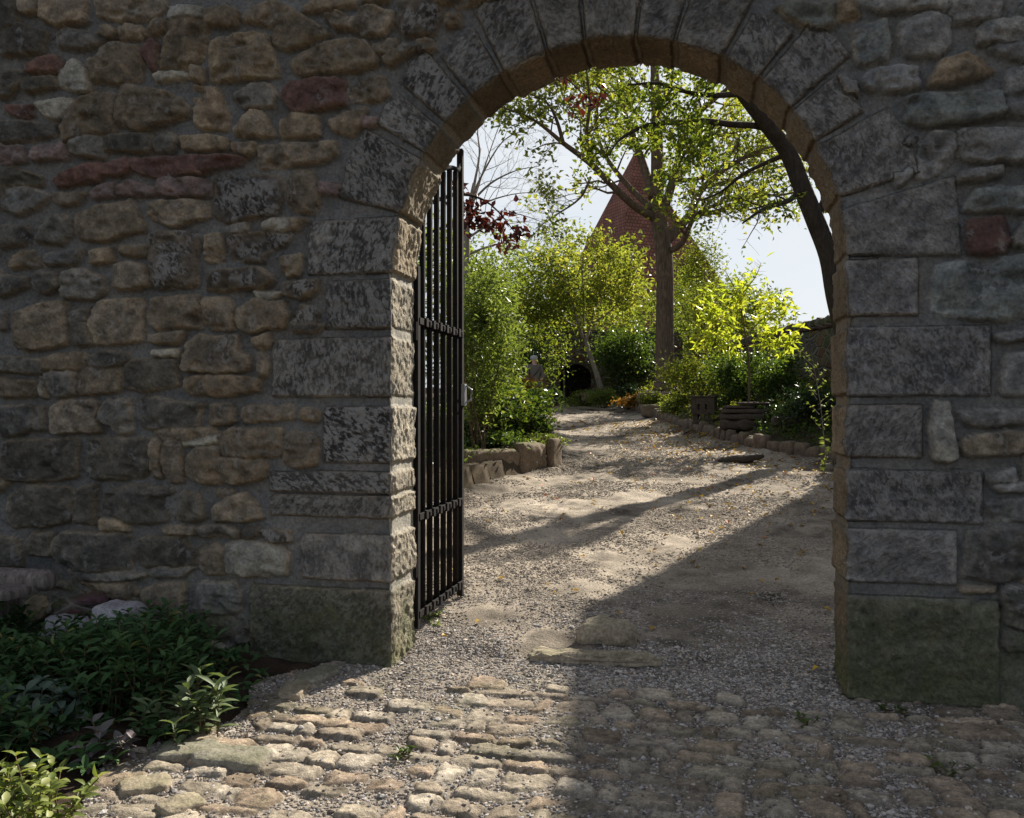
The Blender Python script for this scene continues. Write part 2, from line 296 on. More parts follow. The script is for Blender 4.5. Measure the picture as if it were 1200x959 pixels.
# ---------------------------------------------------------------- the gateway wall
AX, AZ, AR = -0.532, 2.38, 1.286           # arch centre and radius
XL, XR = AX - AR, AX + AR
TH = 0.42
K1 = 4.796
TILES = {'T1': (0, 0, K1), 'T2': (240, 0, K1), 'T3': (0, 190, K1), 'T4': (240, 190, K1), 'T5': (0, 380, K1), 'T6': (240, 380, K1),
         'T7': (0, 560, K1), 'T8': (240, 560, K1), 'R1': (950, 0, K1), 'R2': (950, 190, K1), 'R3': (950, 380, K1), 'R4': (950, 570, 3.836), 'M5': (450, 0, K1)}
STONES = """
T1 d 0 0 100 0 108 150 60 150 0 180
T1 b 125 0 205 0 210 70 170 85 125 60
T1 b 250 5 480 0 490 125 330 155 255 110
T1 b 545 0 920 0 925 40 880 100 700 115 550 90
T1 l 960 35 1130 35 1145 100 945 110
T1 b 945 115 1150 110 1170 200 1130 330 1010 385 890 375 940 200
T1 d 10 190 130 150 260 180 240 300 0 315
T1 g 310 190 370 170 560 190 610 225 480 280 320 260
T1 b 560 170 620 155 660 190 630 220 570 200
T1 b 665 150 800 145 805 210 665 215
T1 b 815 180 880 120 935 125 930 180 830 205
T1 r 850 220 880 260 870 400 820 340 805 280
T1 r 140 380 320 325 360 375 340 395 150 405
T1 l 370 390 420 325 490 390 515 510 440 520 340 490 320 420
T1 d 140 450 300 425 325 490 150 510
T1 b 520 330 650 250 775 255 800 330 790 450 700 470 530 455 515 390
T1 l 865 425 900 405 1050 415 1050 440 880 460
T1 b 1085 375 1135 385 1135 450 1080 450
T1 d 0 400 120 400 130 460 60 540 0 550
T1 l 180 580 395 555 400 580 330 680 250 640
T1 b 420 590 520 520 670 530 650 640 640 740 500 755 370 800 350 720 390 640
T1 b 690 490 860 500 1010 550 1055 610 1050 655 870 710 780 735 670 700 670 580
T1 o 1080 480 1210 490 1276 640 1260 730 1150 730 1100 700 1080 600
T1 d 0 680 320 700 340 740 200 780 0 795
T1 r 20 590 170 600 180 650 150 670 50 630
T1 g 395 820 480 770 580 775 590 895 490 885 400 850
T1 d 590 770 850 750 870 830 780 855 590 840
T1 g 890 790 980 745 990 800 960 850 890 850
T1 b 1020 770 1200 775 1280 790 1275 840 1130 850 1030 830
T1 p 190 830 360 805 390 885 180 895
T1 p 0 830 130 820 140 910 0 915
T3 r 300 110 350 70 420 40 560 10 620 40 570 100 330 138
T3 r 540 40 720 -20 740 30 690 70 560 80
T3 r 735 -15 1145 -30 1155 60 1020 70 870 80 760 45
T2 r 0 885 230 885 190 920 60 945 0 955
T3 d 0 0 240 90 240 125 0 130
T3 g 0 140 170 145 280 185 210 250 110 300 20 260 0 265
T3 b 300 175 480 170 430 235 350 250 300 220
T3 p 520 170 590 130 640 120 640 195 530 205
T3 p 650 130 730 110 880 145 880 185 800 200 660 185
T3 p 915 95 1180 100 1190 185 1000 190 910 185
T3 b 430 290 550 250 740 220 790 330 805 385 720 400 590 445 440 430 415 350
T3 b 860 240 1020 220 1180 225 1190 300 1100 330 1000 355 930 345 840 305
T3 g 190 360 260 310 370 300 395 400 340 465 210 460
T3 d 0 365 150 360 175 455 0 475
T3 b 60 540 110 505 190 505 230 580 60 595
T3 g 250 520 460 490 430 575 260 570
T3 b 510 500 640 480 640 560 510 570
T3 b 680 470 810 475 805 530 680 525
T3 k 850 400 1000 390 1110 400 1105 560 1110 690 1000 700 880 705 845 600 830 480
T3 g 0 640 150 650 150 700 0 750
T3 g 175 640 240 610 325 630 325 710 260 740 175 700
T3 g 350 620 490 600 530 640 590 660 590 740 540 765 380 765 350 720
T3 b 640 590 720 565 820 590 840 690 770 715 640 710
T3 b 1160 410 1240 410 1250 550 1160 550
T3 b 60 860 200 800 375 780 385 1020 150 1065 80 1030
T3 g 0 840 30 850 25 940 0 940
T3 g 390 850 490 830 490 890 400 930
T3 b 560 790 800 770 800 1000 700 1010 540 1030 510 900
T3 b 850 770 1110 745 1145 860 1130 930 860 940 830 860
T5 d 400 -10 500 0 515 110 420 115
T4 k 55 80 280 75 420 85 430 200 400 290 250 320 130 345 60 310
T4 b 470 100 510 45 600 55 640 140 630 250 600 280 490 265 460 170
T4 l 310 345 390 315 470 320 480 360 430 380 320 375
T4 b 475 320 570 315 520 375 490 375
T4 g 120 370 240 350 245 395 125 400
T4 k 120 420 380 400 480 400 440 460 350 490 330 550 250 560 150 540
T4 b 440 540 540 530 540 620 470 645 440 600
T4 k 20 690 60 610 230 600 310 600 385 660 330 710 20 715
T4 k 450 680 640 670 640 710 560 770 460 740
T4 b 0 770 120 760 155 810 150 940 50 940 10 900
T4 b 180 830 290 780 440 790 460 860 440 930 320 940 210 955 180 890
T4 l 280 735 420 735 370 770 300 765
T4 k 490 840 560 810 640 830 640 940 490 945
T4 p 650 110 750 130 750 175 650 170
T6 d 490 0 690 5 600 45 500 35
T5 b 1050 110 1130 60 1200 80 1330 70 1340 150 1400 190 1400 245 1230 270 1040 260
T5 o 1040 310 1150 300 1310 290 1470 310 1450 370 1320 385 1190 400 1070 380 1030 340
T6 b 265 75 370 60 375 110 330 140 280 110
T6 b 310 160 345 180 350 290 310 290
T5 b 850 60 1050 50 1010 100 850 100
T5 l 870 145 1000 140 1000 175 870 170
T5 g 0 190 240 195 240 270 0 260
T5 b 250 200 300 180 490 160 475 250 255 250
T5 d 490 200 580 150 710 160 715 200 620 240 500 240
T5 g 245 275 420 270 420 395 320 410
T5 b 440 290 470 255 670 245 675 370 530 395 440 390
T5 d 700 240 740 210 990 200 995 350 800 380 690 350
T5 b 0 310 180 320 190 400 0 410
T5 l 215 290 240 290 255 410 230 410
T5 g 0 470 180 460 190 590 60 625 0 620
T5 g 190 480 235 470 250 590 195 600
T5 b 290 470 350 430 540 435 545 530 570 600 300 610
T5 g 570 480 600 425 720 430 735 500 740 600 670 625 640 570 570 540
T5 d 770 440 800 415 1140 450 1110 520 1110 580 1000 590 800 580
T6 b 35 460 160 445 160 555 50 560
T6 b 205 520 230 465 500 460 490 530 350 540 210 550
T6 b 545 480 630 480 635 540 550 530
T5 d 20 660 430 650 435 860 130 880 20 860
T5 d 500 650 840 640 850 790 800 865 500 875
T5 b 860 640 900 670 905 860 870 865
T5 b 935 660 1015 660 1025 880 950 885 920 760
T5 b 870 600 1200 590 1230 620 1050 650 870 640
T5 l 1030 660 1230 630 1235 670 1040 685
T5 b 1060 760 1110 700 1230 700 1235 760 1430 770 1490 760 1490 860 1330 890 1150 890 1070 850
T6 b 90 640 160 590 430 590 435 730 280 750 110 740
T6 b 450 640 490 610 610 615 635 670 630 790 500 805 445 770
T7 d 30 120 170 40 400 60 390 240 250 270 60 270
T7 d 440 70 550 50 540 260 440 250
T7 d 590 90 730 45 970 65 930 240 830 260 700 240 580 190
T7 b 570 230 700 250 720 290 590 290
T7 d 1020 80 1110 100 1150 220 1080 245 990 220
T8 b 70 75 160 75 150 105 70 100
T8 b 50 180 110 120 230 90 300 150 320 230 190 240 60 235
T7 d 0 340 90 350 130 490 0 500
T7 d 140 370 200 310 290 310 290 430 150 430
T7 d 330 350 380 310 720 320 745 440 720 510 500 515 370 490 310 420
T7 d 750 350 850 330 1030 340 1085 430 1080 490 820 495 750 440
T7 b 920 275 1100 280 1110 310 940 310
T8 g -40 280 100 270 195 300 180 330 0 330
T8 d 220 290 300 290 300 340 230 340
T8 k 320 300 470 300 480 350 380 360
T8 l 110 380 190 350 430 390 465 430 460 550 300 560 130 540 100 450
T7 b 1110 400 1200 380 1250 400 1250 530 1160 545 1120 500
T7 g 360 520 700 540 830 540 690 570 430 570
T7 g 820 510 1080 505 1000 550 860 555
T7 b 430 590 690 590 790 640 750 680 600 670 440 640
T7 b 820 630 900 595 1035 590 1030 730 860 735 820 690
T8 g -60 650 -40 590 160 590 200 650 195 755 100 770 -60 745
T7 g 270 580 380 590 380 630 280 620
T8 g -150 770 240 800 240 960 -150 960
T7 g 270 670 420 690 430 760 280 760
R1 c -190 35 110 5 130 130 40 175 -20 160 -120 110
R1 b 160 20 250 5 275 95 150 105
R1 g 250 0 780 0 760 40 620 45 430 65 340 40
R1 c 250 180 420 110 450 200 430 340 270 355 240 270
R1 g 500 130 600 90 770 85 770 250 720 315 540 310 510 250
R1 g 780 0 1080 0 1050 110 800 130
R1 g 930 180 980 140 1200 110 1250 130 1250 220 950 240
R1 g 1000 270 1200 215 1250 215 1250 335 1130 325
R1 o 670 440 740 340 880 300 970 330 1040 400 860 460 670 490
R1 g 290 450 320 400 450 370 510 375 600 385 610 500 500 510 310 500
R1 c 540 550 720 530 1060 530 1080 640 900 680 690 695 540 690
R1 g 1100 400 1250 370 1250 640 1100 640
R1 g 820 740 1250 720 1250 910 980 915 820 880
R1 g 620 800 700 740 790 760 800 900 700 970 600 1000
R1 g 525 770 600 770 560 850 520 820
R1 g 150 440 250 470 260 540 200 530
R2 g 470 90 480 20 570 0 560 60 480 130
R2 g 830 60 1070 40 1080 80 930 105 830 100
R2 c 860 240 920 160 1250 150 1250 270 1000 275 860 275
R2 r 880 330 1100 315 1115 450 1080 505 980 515 880 500
R2 g 1140 420 1250 300 1250 460 1140 460
R2 c 700 580 860 555 1000 590 1080 540 1250 520 1250 870 1100 880 870 870 780 860 690 840 680 700
R3 g 1030 60 1250 40 1250 70 1080 95
R3 g 1090 180 1250 150 1250 390 1085 390
R3 l 690 440 780 445 800 600 820 750 780 780 690 760 670 600
R3 g 840 490 1250 480 1250 550 1000 575 870 560
R3 b 860 640 1100 610 1250 620 1250 720 880 730 840 680
R3 g 1000 860 1140 810 1170 870 1020 880
R3 g 1040 900 1250 880 1250 930 1080 935
R4 g 800 80 960 60 1000 60 1000 150 820 155
R4 d 710 210 880 195 960 190 1000 200 1000 410 820 430 690 400
R4 b 690 450 830 450 830 470 690 470
R4 d 870 460 1000 450 1000 620 880 620
R4 d 880 650 1000 650 1000 740 890 740
M5 k 80 0 310 0 315 100 290 195 120 200 75 130
M5 b 360 0 540 0 540 20 430 35 360 20
M5 o 355 65 420 60 430 150 350 155
M5 b 190 240 260 225 280 280 200 280
T2 b 0 50 140 45 190 70 170 140 20 140
T2 b 200 100 270 40 420 25 500 60 470 90 360 150 220 115
T2 b 380 190 420 120 520 70 640 150 700 190 560 250 460 280 390 230
T2 b 550 40 640 0 840 0 845 35 700 50 560 70
T2 b 890 0 1040 0 1000 15 890 20
T2 b 680 95 760 85 830 110 810 160 740 150
T2 b 820 120 910 45 1050 65 1050 140 1010 195 900 205 830 170
T2 b 30 240 180 190 350 195 390 290 410 430 300 435 150 455 30 450 20 350
T2 b 490 350 600 270 800 230 910 240 970 340 960 370 820 400 640 410 520 415
T2 b 945 260 1070 220 1080 240 1040 300 950 295
T2 b 1000 330 1130 260 1190 280 1040 370
T2 r 450 510 500 460 780 445 790 590 690 610 560 640 490 630 450 560
T2 b 800 510 820 460 1010 430 1040 530 980 565 820 560
T2 g 150 545 260 480 350 475 400 530 390 590 230 600
T2 b 165 720 260 630 330 630 400 760 180 770
T2 b 430 680 500 650 640 660 640 760 430 775
T2 b 695 690 800 640 910 600 890 700 830 755 740 745
T2 p 890 660 970 660 970 690 900 720
T2 b 150 810 280 810 260 865 160 850
T2 b 290 830 450 810 740 800 740 860 700 900 570 920 300 945
"""
PAL = {'b': (0.235, 0.19, 0.14), 'g': (0.18, 0.17, 0.155), 'd': (0.115, 0.105, 0.09), 'l': (0.34, 0.32, 0.275), 'r': (0.135, 0.078, 0.066),
       'p': (0.22, 0.165, 0.155), 'o': (0.25, 0.195, 0.14), 'k': (0.12, 0.10, 0.08), 'c': (0.165, 0.17, 0.155), 'a': (0.29, 0.27, 0.245), 'q': (0.16, 0.155, 0.11)}
def chaikin(P, w=0.22):
    Q = []
    for i in range(len(P)):
        a = P[i]; b = P[(i + 1) % len(P)]
        Q.append((a[0] * (1 - w) + b[0] * w, a[1] * (1 - w) + b[1] * w)); Q.append((a[0] * w + b[0] * (1 - w), a[1] * w + b[1] * (1 - w)))
    return Q
stones = []          # (kind, poly[(x,z)], crust)
srand = random.Random(3)
for ln in STONES.strip().splitlines():
    w = ln.split(); ox, oy, k = TILES[w[0]]; v = list(map(float, w[2:]))
    P = [wallpt(ox + v[i] / k, oy + v[i + 1] / k) for i in range(0, len(v), 2)]
    stones.append((w[1], chaikin(P, 0.07), 0.0))
# dressed quoins: (top y, bottom y, outer px) read on the front edge
ZL = lambda y: wallpt(459, y)[1]
ZR = lambda y: wallpt(989, y)[1]
quoL = [(ZL(b), ZL(t), wallpt(x, 479)[0], cr) for t, b, x, cr in
        [(692, 800, 292, 0.25), (627, 683, 352, 0.35), (553, 579, 315, 0.75), (581, 608, 315, 0.75), (475, 543, 378, 0.95), (394, 465, 319, 1.0), (326, 384, 382, 0.9), (253, 319, 360, 0.9)]]
quoR = [(ZR(b), ZR(t), wallpt(x, 479)[0], cr) for t, b, x, cr in
        [(697, 820, 1172, 0.15), (619, 681, 1122, 0.3), (550, 610, 1153, 0.6), (475, 536, 1081, 0.5), (384, 464, 1162, 0.9), (305, 371, 1077, 0.55)]]
quoR.append((2.385, 2.672, wallpt(1124, 300)[0], 0.45))
for z0, z1, xo, cr in quoL: stones.append(('q' if cr < 0.3 else 'a', [(xo, z0), (XL + 0.12, z0), (XL + 0.12, z1), (xo + 0.02, z1 - 0.01), (xo, z1 - 0.04)], cr))
for z0, z1, xo, cr in quoR[:-1]: stones.append(('q' if cr < 0.3 else 'a', [(XR - 0.12, z0), (xo, z0), (xo, z1), (XR - 0.12, z1)], cr))
p1 = wallpt(1127, 299); p2 = wallpt(1120, 205)
stones.append(('a', [(XR - 0.12, 2.385), (p1[0], p1[1]), (p2[0], p2[1]), (XR - 0.12, 2.60)], 0.45))
VOU = [((463, 248), (495, 188), .43), ((499, 180), (516, 150), .38), ((521, 142), (547, 116), .42), ((552, 111), (585, 86), .34), ((591, 82), (638, 59), .44),
       ((642, 56), (682, 45), .46), ((687, 44), (743, 41), .46), ((747, 42), (788, 46), .46), ((793, 48), (844, 67), .46), ((850, 70), (885, 93), .31),
       ((889, 98), (923, 127), .42), ((927, 131), (952, 166), .30), ((956, 172), (984, 229), .43)]
vou = []
for a, b, ln in VOU:
    th = []
    for p in (a, b):
        x, z = wallpt(*p); th.append(math.atan2(z - AZ, x - AX))
    vou.append((th[0], th[1], ln))
    P = []
    for f in (0, 0.5, 1):
        t_ = th[0] * (1 - f) + th[1] * f; P.append((AX + math.cos(t_) * (AR - 0.1), AZ + math.sin(t_) * (AR - 0.1)))
    for f, k in ((1, 0.98), (0.5, 1.02), (0, 0.96)):
        t_ = th[0] * (1 - f) + th[1] * f; P.append((AX + math.cos(t_) * (AR + ln * k), AZ + math.sin(t_) * (AR + ln * k)))
    stones.append(('a', P, 0.85 if ln != .46 else 0.5))
# rubble beyond the picture: courses of random stones
fill = random.Random(9)
def course(x0, x1, z0, z1):
    z = z0
    while z < z1:
        h = fill.uniform(0.11, 0.24); x = x0 + fill.uniform(-0.1, 0.1)
        while x < x1:
            w = fill.uniform(0.14, 0.42)
            P = [(x + fill.uniform(0, .02), z + fill.uniform(0, .02)), (x + w - fill.uniform(0, .03), z + fill.uniform(0, .025)), (x + w - fill.uniform(0, .04), z + h - fill.uniform(0, .03)), (x + fill.uniform(0, .04), z + h - fill.uniform(0, .03))]
            if P[1][0] < x1 + 0.1: stones.append((fill.choice('bbbggdld'), chaikin(P), 0.0))
            x += w + 0.025
        z += h + 0.025
course(-5.35, -4.66, -0.1, 4.8); course(1.68, 2.6, -0.1, 4.8); course(-4.6, 1.65, 4.36, 4.85); course(-1.6, 1.65, 3.95, 4.33)
course(-4.4, -2.75, -0.12, 0.22)
STN = len(stones)
def wall_eval(X, Z):
    """front face: relief, colour, crust and tooling at points of the wall plane"""
    wx = fbm(X, Z, 9, 3, 1) * 0.017 + fbm(X, Z, 34, 3, 5) * 0.008; wz = fbm(X, Z, 9, 3, 21) * 0.017 + fbm(X, Z, 34, 3, 25) * 0.008
    XX = X + wx; ZZ = Z + wz
    H = -0.027 + fbm(X, Z, 14, 4, 40) * 0.014 + np.maximum(0, fbm(X, Z, 48, 2, 47) - .15) * 0.022 + fbm(X, Z, 3, 2, 44) * 0.008
    C = np.empty((len(X), 3)); mc = np.array((0.165, 0.16, 0.155)) ; C[:] = mc
    C *= (1 + 0.30 * fbm(X, Z, 2.2, 3, 50))[:, None]
    CR = np.zeros(len(X)); TL = np.zeros(len(X)); TA = np.zeros(len(X)); ID = np.full(len(X), -1)
    pr = random.Random(77)
    F1 = fbm(X, Z, 7, 4, 60); F2 = fbm(X, Z, 24, 4, 70); F3 = fbm(X, Z, 12, 3, 80); F4 = fbm(X, Z, 5.5, 3, 84, .6); F5 = fbm(X * .8, Z * 1.3, 8, 3, 87)
    RG = 1 - np.abs(fbm(X * 0.6 + Z * 0.3, Z * 1.6, 10, 3, 90)) * 2.4
    for i, (kd, P, cr) in enumerate(stones):
        rp = [pr.random() for _ in range(8)]
        ps = np.array(P); m = 0.03
        sel = np.nonzero((X > ps[:, 0].min() - m) & (X < ps[:, 0].max() + m) & (Z > ps[:, 1].min() - m) & (Z < ps[:, 1].max() + m))[0]
        if not len(sel): continue
        ash = kd in 'aq'
        k_ = 0.35 if ash else 1.0
        x = X[sel] + wx[sel] * k_; z = Z[sel] + wz[sel] * k_
        d = np.full(len(sel), 9.0); ins = np.zeros(len(sel), bool); n = len(P)
        for j in range(n):
            ax_, az_ = P[j]; bx, bz = P[(j + 1) % n]; ex, ez = bx - ax_, bz - az_
            q = np.clip(((x - ax_) * ex + (z - az_) * ez) / (ex * ex + ez * ez + 1e-9), 0, 1)
            d = np.minimum(d, (x - ax_ - q * ex) ** 2 + (z - az_ - q * ez) ** 2)
            cnd = ((az_ > z) != (bz > z)) & (x < ex * (z - az_) / (ez if abs(ez) > 1e-9 else 1e-9) + ax_)
            ins ^= cnd
        d = np.where(ins, np.sqrt(d), -np.sqrt(d)) + (0.003 if ash else 0.018)
        ed = 0.012 if ash else 0.012 + 0.012 * rp[0]
        up = sst(-0.003, ed, d) ** 0.7
        cx, cz = ps.mean(0)
        pro = (0.006 if ash else 0.014 + 0.030 * rp[1])
        top = pro + (x - cx) * (rp[2] - .5) * 0.10 * (0.2 if ash else 1) + (z - cz) * (rp[3] - .5) * 0.14 * (0.2 if ash else 1)
        top = top + F1[sel] * (0.010 if ash else 0.013) + F2[sel] * (0.016 if ash else 0.010) + (0 if ash else (RG[sel] - .5) * 0.012 * rp[4])
        if not ash:      # broken facets: a few tilted planes, the lowest wins
            fr = random.Random(i * 7 + 1); fac = np.full(len(sel), 0.012)
            for _ in range(5):
                an = fr.uniform(0, 6.283); g_ = fr.uniform(0.10, 0.38); o_ = fr.uniform(0.25, 0.75) * 0.5 * max(np.ptp(ps[:, 0]), np.ptp(ps[:, 1]))
                fac = np.minimum(fac, 0.012 - g_ * ((x - cx) * math.cos(an) + (z - cz) * math.sin(an) - o_))
            top = top + np.maximum(fac, -0.03)
        if not ash: top = top + sst(0.0, 0.07, d) * 0.007 - np.abs(F4[sel]) * 0.012 - 0.11 * np.maximum(0, F5[sel] - 0.17)
        h = -0.028 * (1 - up) + top * up - (1 - up) * 0.005
        b = up > 0.04
        idx = sel[b]; hb = h[b]; use = hb > H[idx] - 0.004
        idx = idx[use]; H[idx] = np.maximum(hb[use], H[idx] - 0.004)
        cc = np.array(PAL[kd]) * (0.82 + 0.42 * rp[5]) * np.array((1 + 0.05 * (rp[6] - .5), 1, 1 - 0.1 * (rp[6] - .5)))
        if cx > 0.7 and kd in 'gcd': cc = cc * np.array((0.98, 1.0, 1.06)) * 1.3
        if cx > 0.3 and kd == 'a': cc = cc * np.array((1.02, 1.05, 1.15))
        dd = d[b][use]; u_ = up[b][use]
        rim = np.array((0.32, 0.25, 0.17)) if cx < 0.9 else np.array((0.25, 0.235, 0.21))
        patch = sst(-0.3, 0.3, F3[idx] + (dd - 0.05) * 5)
        cen = cc * (0.66 if kd not in 'lpr' else 0.85)
        c = cc[None] * (1 - patch[:, None]) + cen[None] * patch[:, None]
        rw = (1 - sst(0.0, 0.03, dd)) * 0.6 * (0.4 + 0.6 * (kd not in 'rp'))
        c = c * (1 - rw[:, None]) + rim[None] * rw[:, None]
        if kd == 'k':
            CR_ = sst(-0.1, 0.3, F3[idx] + (dd - 0.03) * 6) * 0.5
        elif cr > 0: CR_ = cr * (0.55 + 0.45 * rp[4]) * (0.8 if cx > 0.3 else 1) * sst(-0.55, 0.05, F1[idx] + F3[idx] * 0.6 + cr * 0.35) * sst(0.002, 0.014, dd)
        else: CR_ = sst(0.25, 0.5, F3[idx]) * 0.35
        c = c * (1 + 0.5 * F2[idx] + 0.3 * F4[idx])[:, None]
        w = sst(0.1, 0.5, u_)[:, None]
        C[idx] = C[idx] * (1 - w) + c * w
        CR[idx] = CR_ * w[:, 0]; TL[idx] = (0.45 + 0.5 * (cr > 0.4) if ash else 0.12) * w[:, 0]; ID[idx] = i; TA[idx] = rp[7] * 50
    # green algae low on the stones
    al = sst(0.55, 0.0, Z + F3 * 0.5) * 0.75
    low = sst(0.62, 0.45, Z) * sst(0.5, 0.9, X)
    al = np.clip(al * 0.6 + low * 0.24, 0, 0.85)
    C = C * (1 - al[:, None]) + np.array((0.085, 0.095, 0.045)) * al[:, None]
    CR = CR * (1 - al * 0.8)
    return H, np.clip(C, 0.01, 0.9), CR, TL, TA
gw = empty('gateway_wall', (AX, 0.2, 0))
tag(gw, 'tall rubble stone wall with a round arched gateway framed in dressed sandstone blocks', 'wall')
INV = -np.array((AX, 0.2, 0))
STEP = 0.0092
gx = np.arange(-5.3, 2.62, STEP); gzv = np.arange(-0.25, 4.85, STEP)
GX, GZ = np.meshgrid(gx, gzv, indexing='ij'); X = GX.ravel(); Z = GZ.ravel()
def outoff(X, Z):
    """distance outward from the opening outline"""
    rr = np.hypot(X - AX, Z - AZ) - AR
    side = np.maximum(XL - X, X - XR)
    return np.where(Z > AZ, rr, side)
off = outoff(X, Z)
keep = off > 0.16
H, C, CR, TL, TA = wall_eval(X, Z)
V = np.stack([X, -H, Z], 1)
F = grid_faces(len(gx), len(gzv)); F = F[keep[F].all(1)][:, ::-1]
def compact(V, F, **A):
    u, inv = np.unique(F, return_inverse=True)
    return V[u], inv.reshape(F.shape), {k: a[u] for k, a in A.items()}
V2, F2, A2 = compact(V + INV, F, col=C, crust=CR, tool=TL, sid=TA)
mesh_np('rubble_masonry', V2, F2, M['masonry'], gw, A2)
# dressed surround wrapping round the corner into the reveal
def surround(name, s0, s1):
    LJ = AZ + 0.25; LA = math.pi * AR
    S = np.linspace(s0, s1, int((s1 - s0) / 0.0085) + 2)
    cq = 0.02
    q = np.concatenate([np.arange(-TH, -cq, 0.0095), np.linspace(-cq, cq, 7), np.arange(cq + 0.008, 0.195, 0.009)])
    SS, QQ = np.meshgrid(S, q, indexing='ij'); SS = SS.ravel(); QQ = QQ.ravel()
    inj = SS < LJ; arc = (SS >= LJ) & (SS <= LJ + LA)
    th = math.pi - np.clip(SS - LJ, 0, LA) / AR
    nx = np.where(inj, -1.0, np.where(arc, np.cos(th), 1.0)); nz = np.where(arc, np.sin(th), 0.0)
    bx = np.where(inj, XL, np.where(arc, AX + AR * np.cos(th), XR))
    bz = np.where(inj, SS - 0.25, np.where(arc, AZ + AR * np.sin(th), AZ - (SS - LJ - LA)))
    ang = np.clip((QQ + cq) / (2 * cq), 0, 1) * math.pi / 2
    inc = np.abs(QQ) <= cq + 1e-9
    r = np.where(QQ > cq, QQ, np.where(QQ < -cq, 0, cq - cq * np.cos(ang)))
    y = np.where(QQ > cq, 0, np.where(QQ < -cq, -QQ, cq - cq * np.sin(ang)))
    fx = bx + nx * r; fz = bz + nz * r
    H, C, CR, TL, TA = wall_eval(fx, fz)
    # reveal relief
    iv = []
    for z0, z1, _, _ in quoL: iv.append((z0 + .25, z1 + .25))
    for t0, t1, _ in vou: iv.append((LJ + (math.pi - t0) * AR, LJ + (math.pi - t1) * AR))
    for z0, z1, _, _ in quoR: iv.append((LJ + LA + AZ - z1, LJ + LA + AZ - z0))
    sw = SS + fbm(SS, y, 14, 3, 7) * 0.012
    d = np.full(len(SS), -1.0); ids = np.zeros(len(SS))
    for i, (a, b) in enumerate(iv):
        dd = np.minimum(sw - a, b - sw); m_ = dd > d; ids[m_] = i; d = np.maximum(d, dd)
    up = sst(-0.002, 0.018, d)
    rr = np.array([srand.random() for _ in iv])[ids.astype(int)]
    n1 = fbm(SS, y, 8, 4, 30); n2 = fbm(SS * 0.7, y * 1.3, 42, 3, 33); n3 = fbm(SS, y, 3, 3, 37); n4 = fbm(SS, y * 1.2, 17, 3, 39)
    HR = -0.016 * (1 - up) + up * ((rr - .4) * 0.022 + n1 * 0.012 + n2 * 0.010 - np.abs(n4) * .014 - 0.0) + (1 - up) * n1 * 0.01
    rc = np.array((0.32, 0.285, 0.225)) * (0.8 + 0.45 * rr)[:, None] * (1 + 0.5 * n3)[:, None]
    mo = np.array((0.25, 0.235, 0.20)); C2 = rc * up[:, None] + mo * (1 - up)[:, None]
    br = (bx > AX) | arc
    C2 = np.where(br[:, None], C2 * np.where((bx < AX - .8)[:, None], np.array((0.80, 0.74, 0.66)), np.array((0.66, 0.56, 0.46))), C2 * np.array((1.22, 1.22, 1.22)))  # light in the colour: sunlit left reveal paler, soffit and right reveal browner
    al = sst(0.5, 0.0, fz + n1 * 0.4) * 0.7
    C2 = C2 * (1 - al[:, None]) + np.array((0.13, 0.14, 0.06)) * al[:, None]
    wf = sst(-0.035, 0.03, QQ + n1 * 0.04)
    wt = sst(-cq, cq, QQ)
    Ht = HR * (1 - wt) + H * wt
    ero = sst(0.06, 0, np.abs(QQ)) * (0.006 + 0.026 * np.clip(fbm(SS, SS * 0, 6, 4, 55) + 0.1, 0, 1))
    Ht = Ht - ero
    sink = sst(0.165, 0.195, QQ) * 0.006
    Nx = -nx * (1 - wt); Nz = -nz * (1 - wt); Ny = -wt; nn = np.sqrt(Nx**2 + Nz**2 + Ny**2)
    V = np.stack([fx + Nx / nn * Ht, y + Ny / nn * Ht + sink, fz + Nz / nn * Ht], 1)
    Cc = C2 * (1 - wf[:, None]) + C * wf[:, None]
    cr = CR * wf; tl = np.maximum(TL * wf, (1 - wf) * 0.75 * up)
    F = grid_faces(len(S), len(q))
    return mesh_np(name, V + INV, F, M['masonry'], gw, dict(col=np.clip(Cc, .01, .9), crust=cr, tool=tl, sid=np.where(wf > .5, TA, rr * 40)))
sp = 0.25 + 2.395
surround('jamb', 0.0, sp); surround('arch_ring', sp, 0.25 + AZ + math.pi * AR - 0.005); surround('jamb', 0.25 + AZ + math.pi * AR - 0.005, 0.5 + AZ * 2 + math.pi * AR)
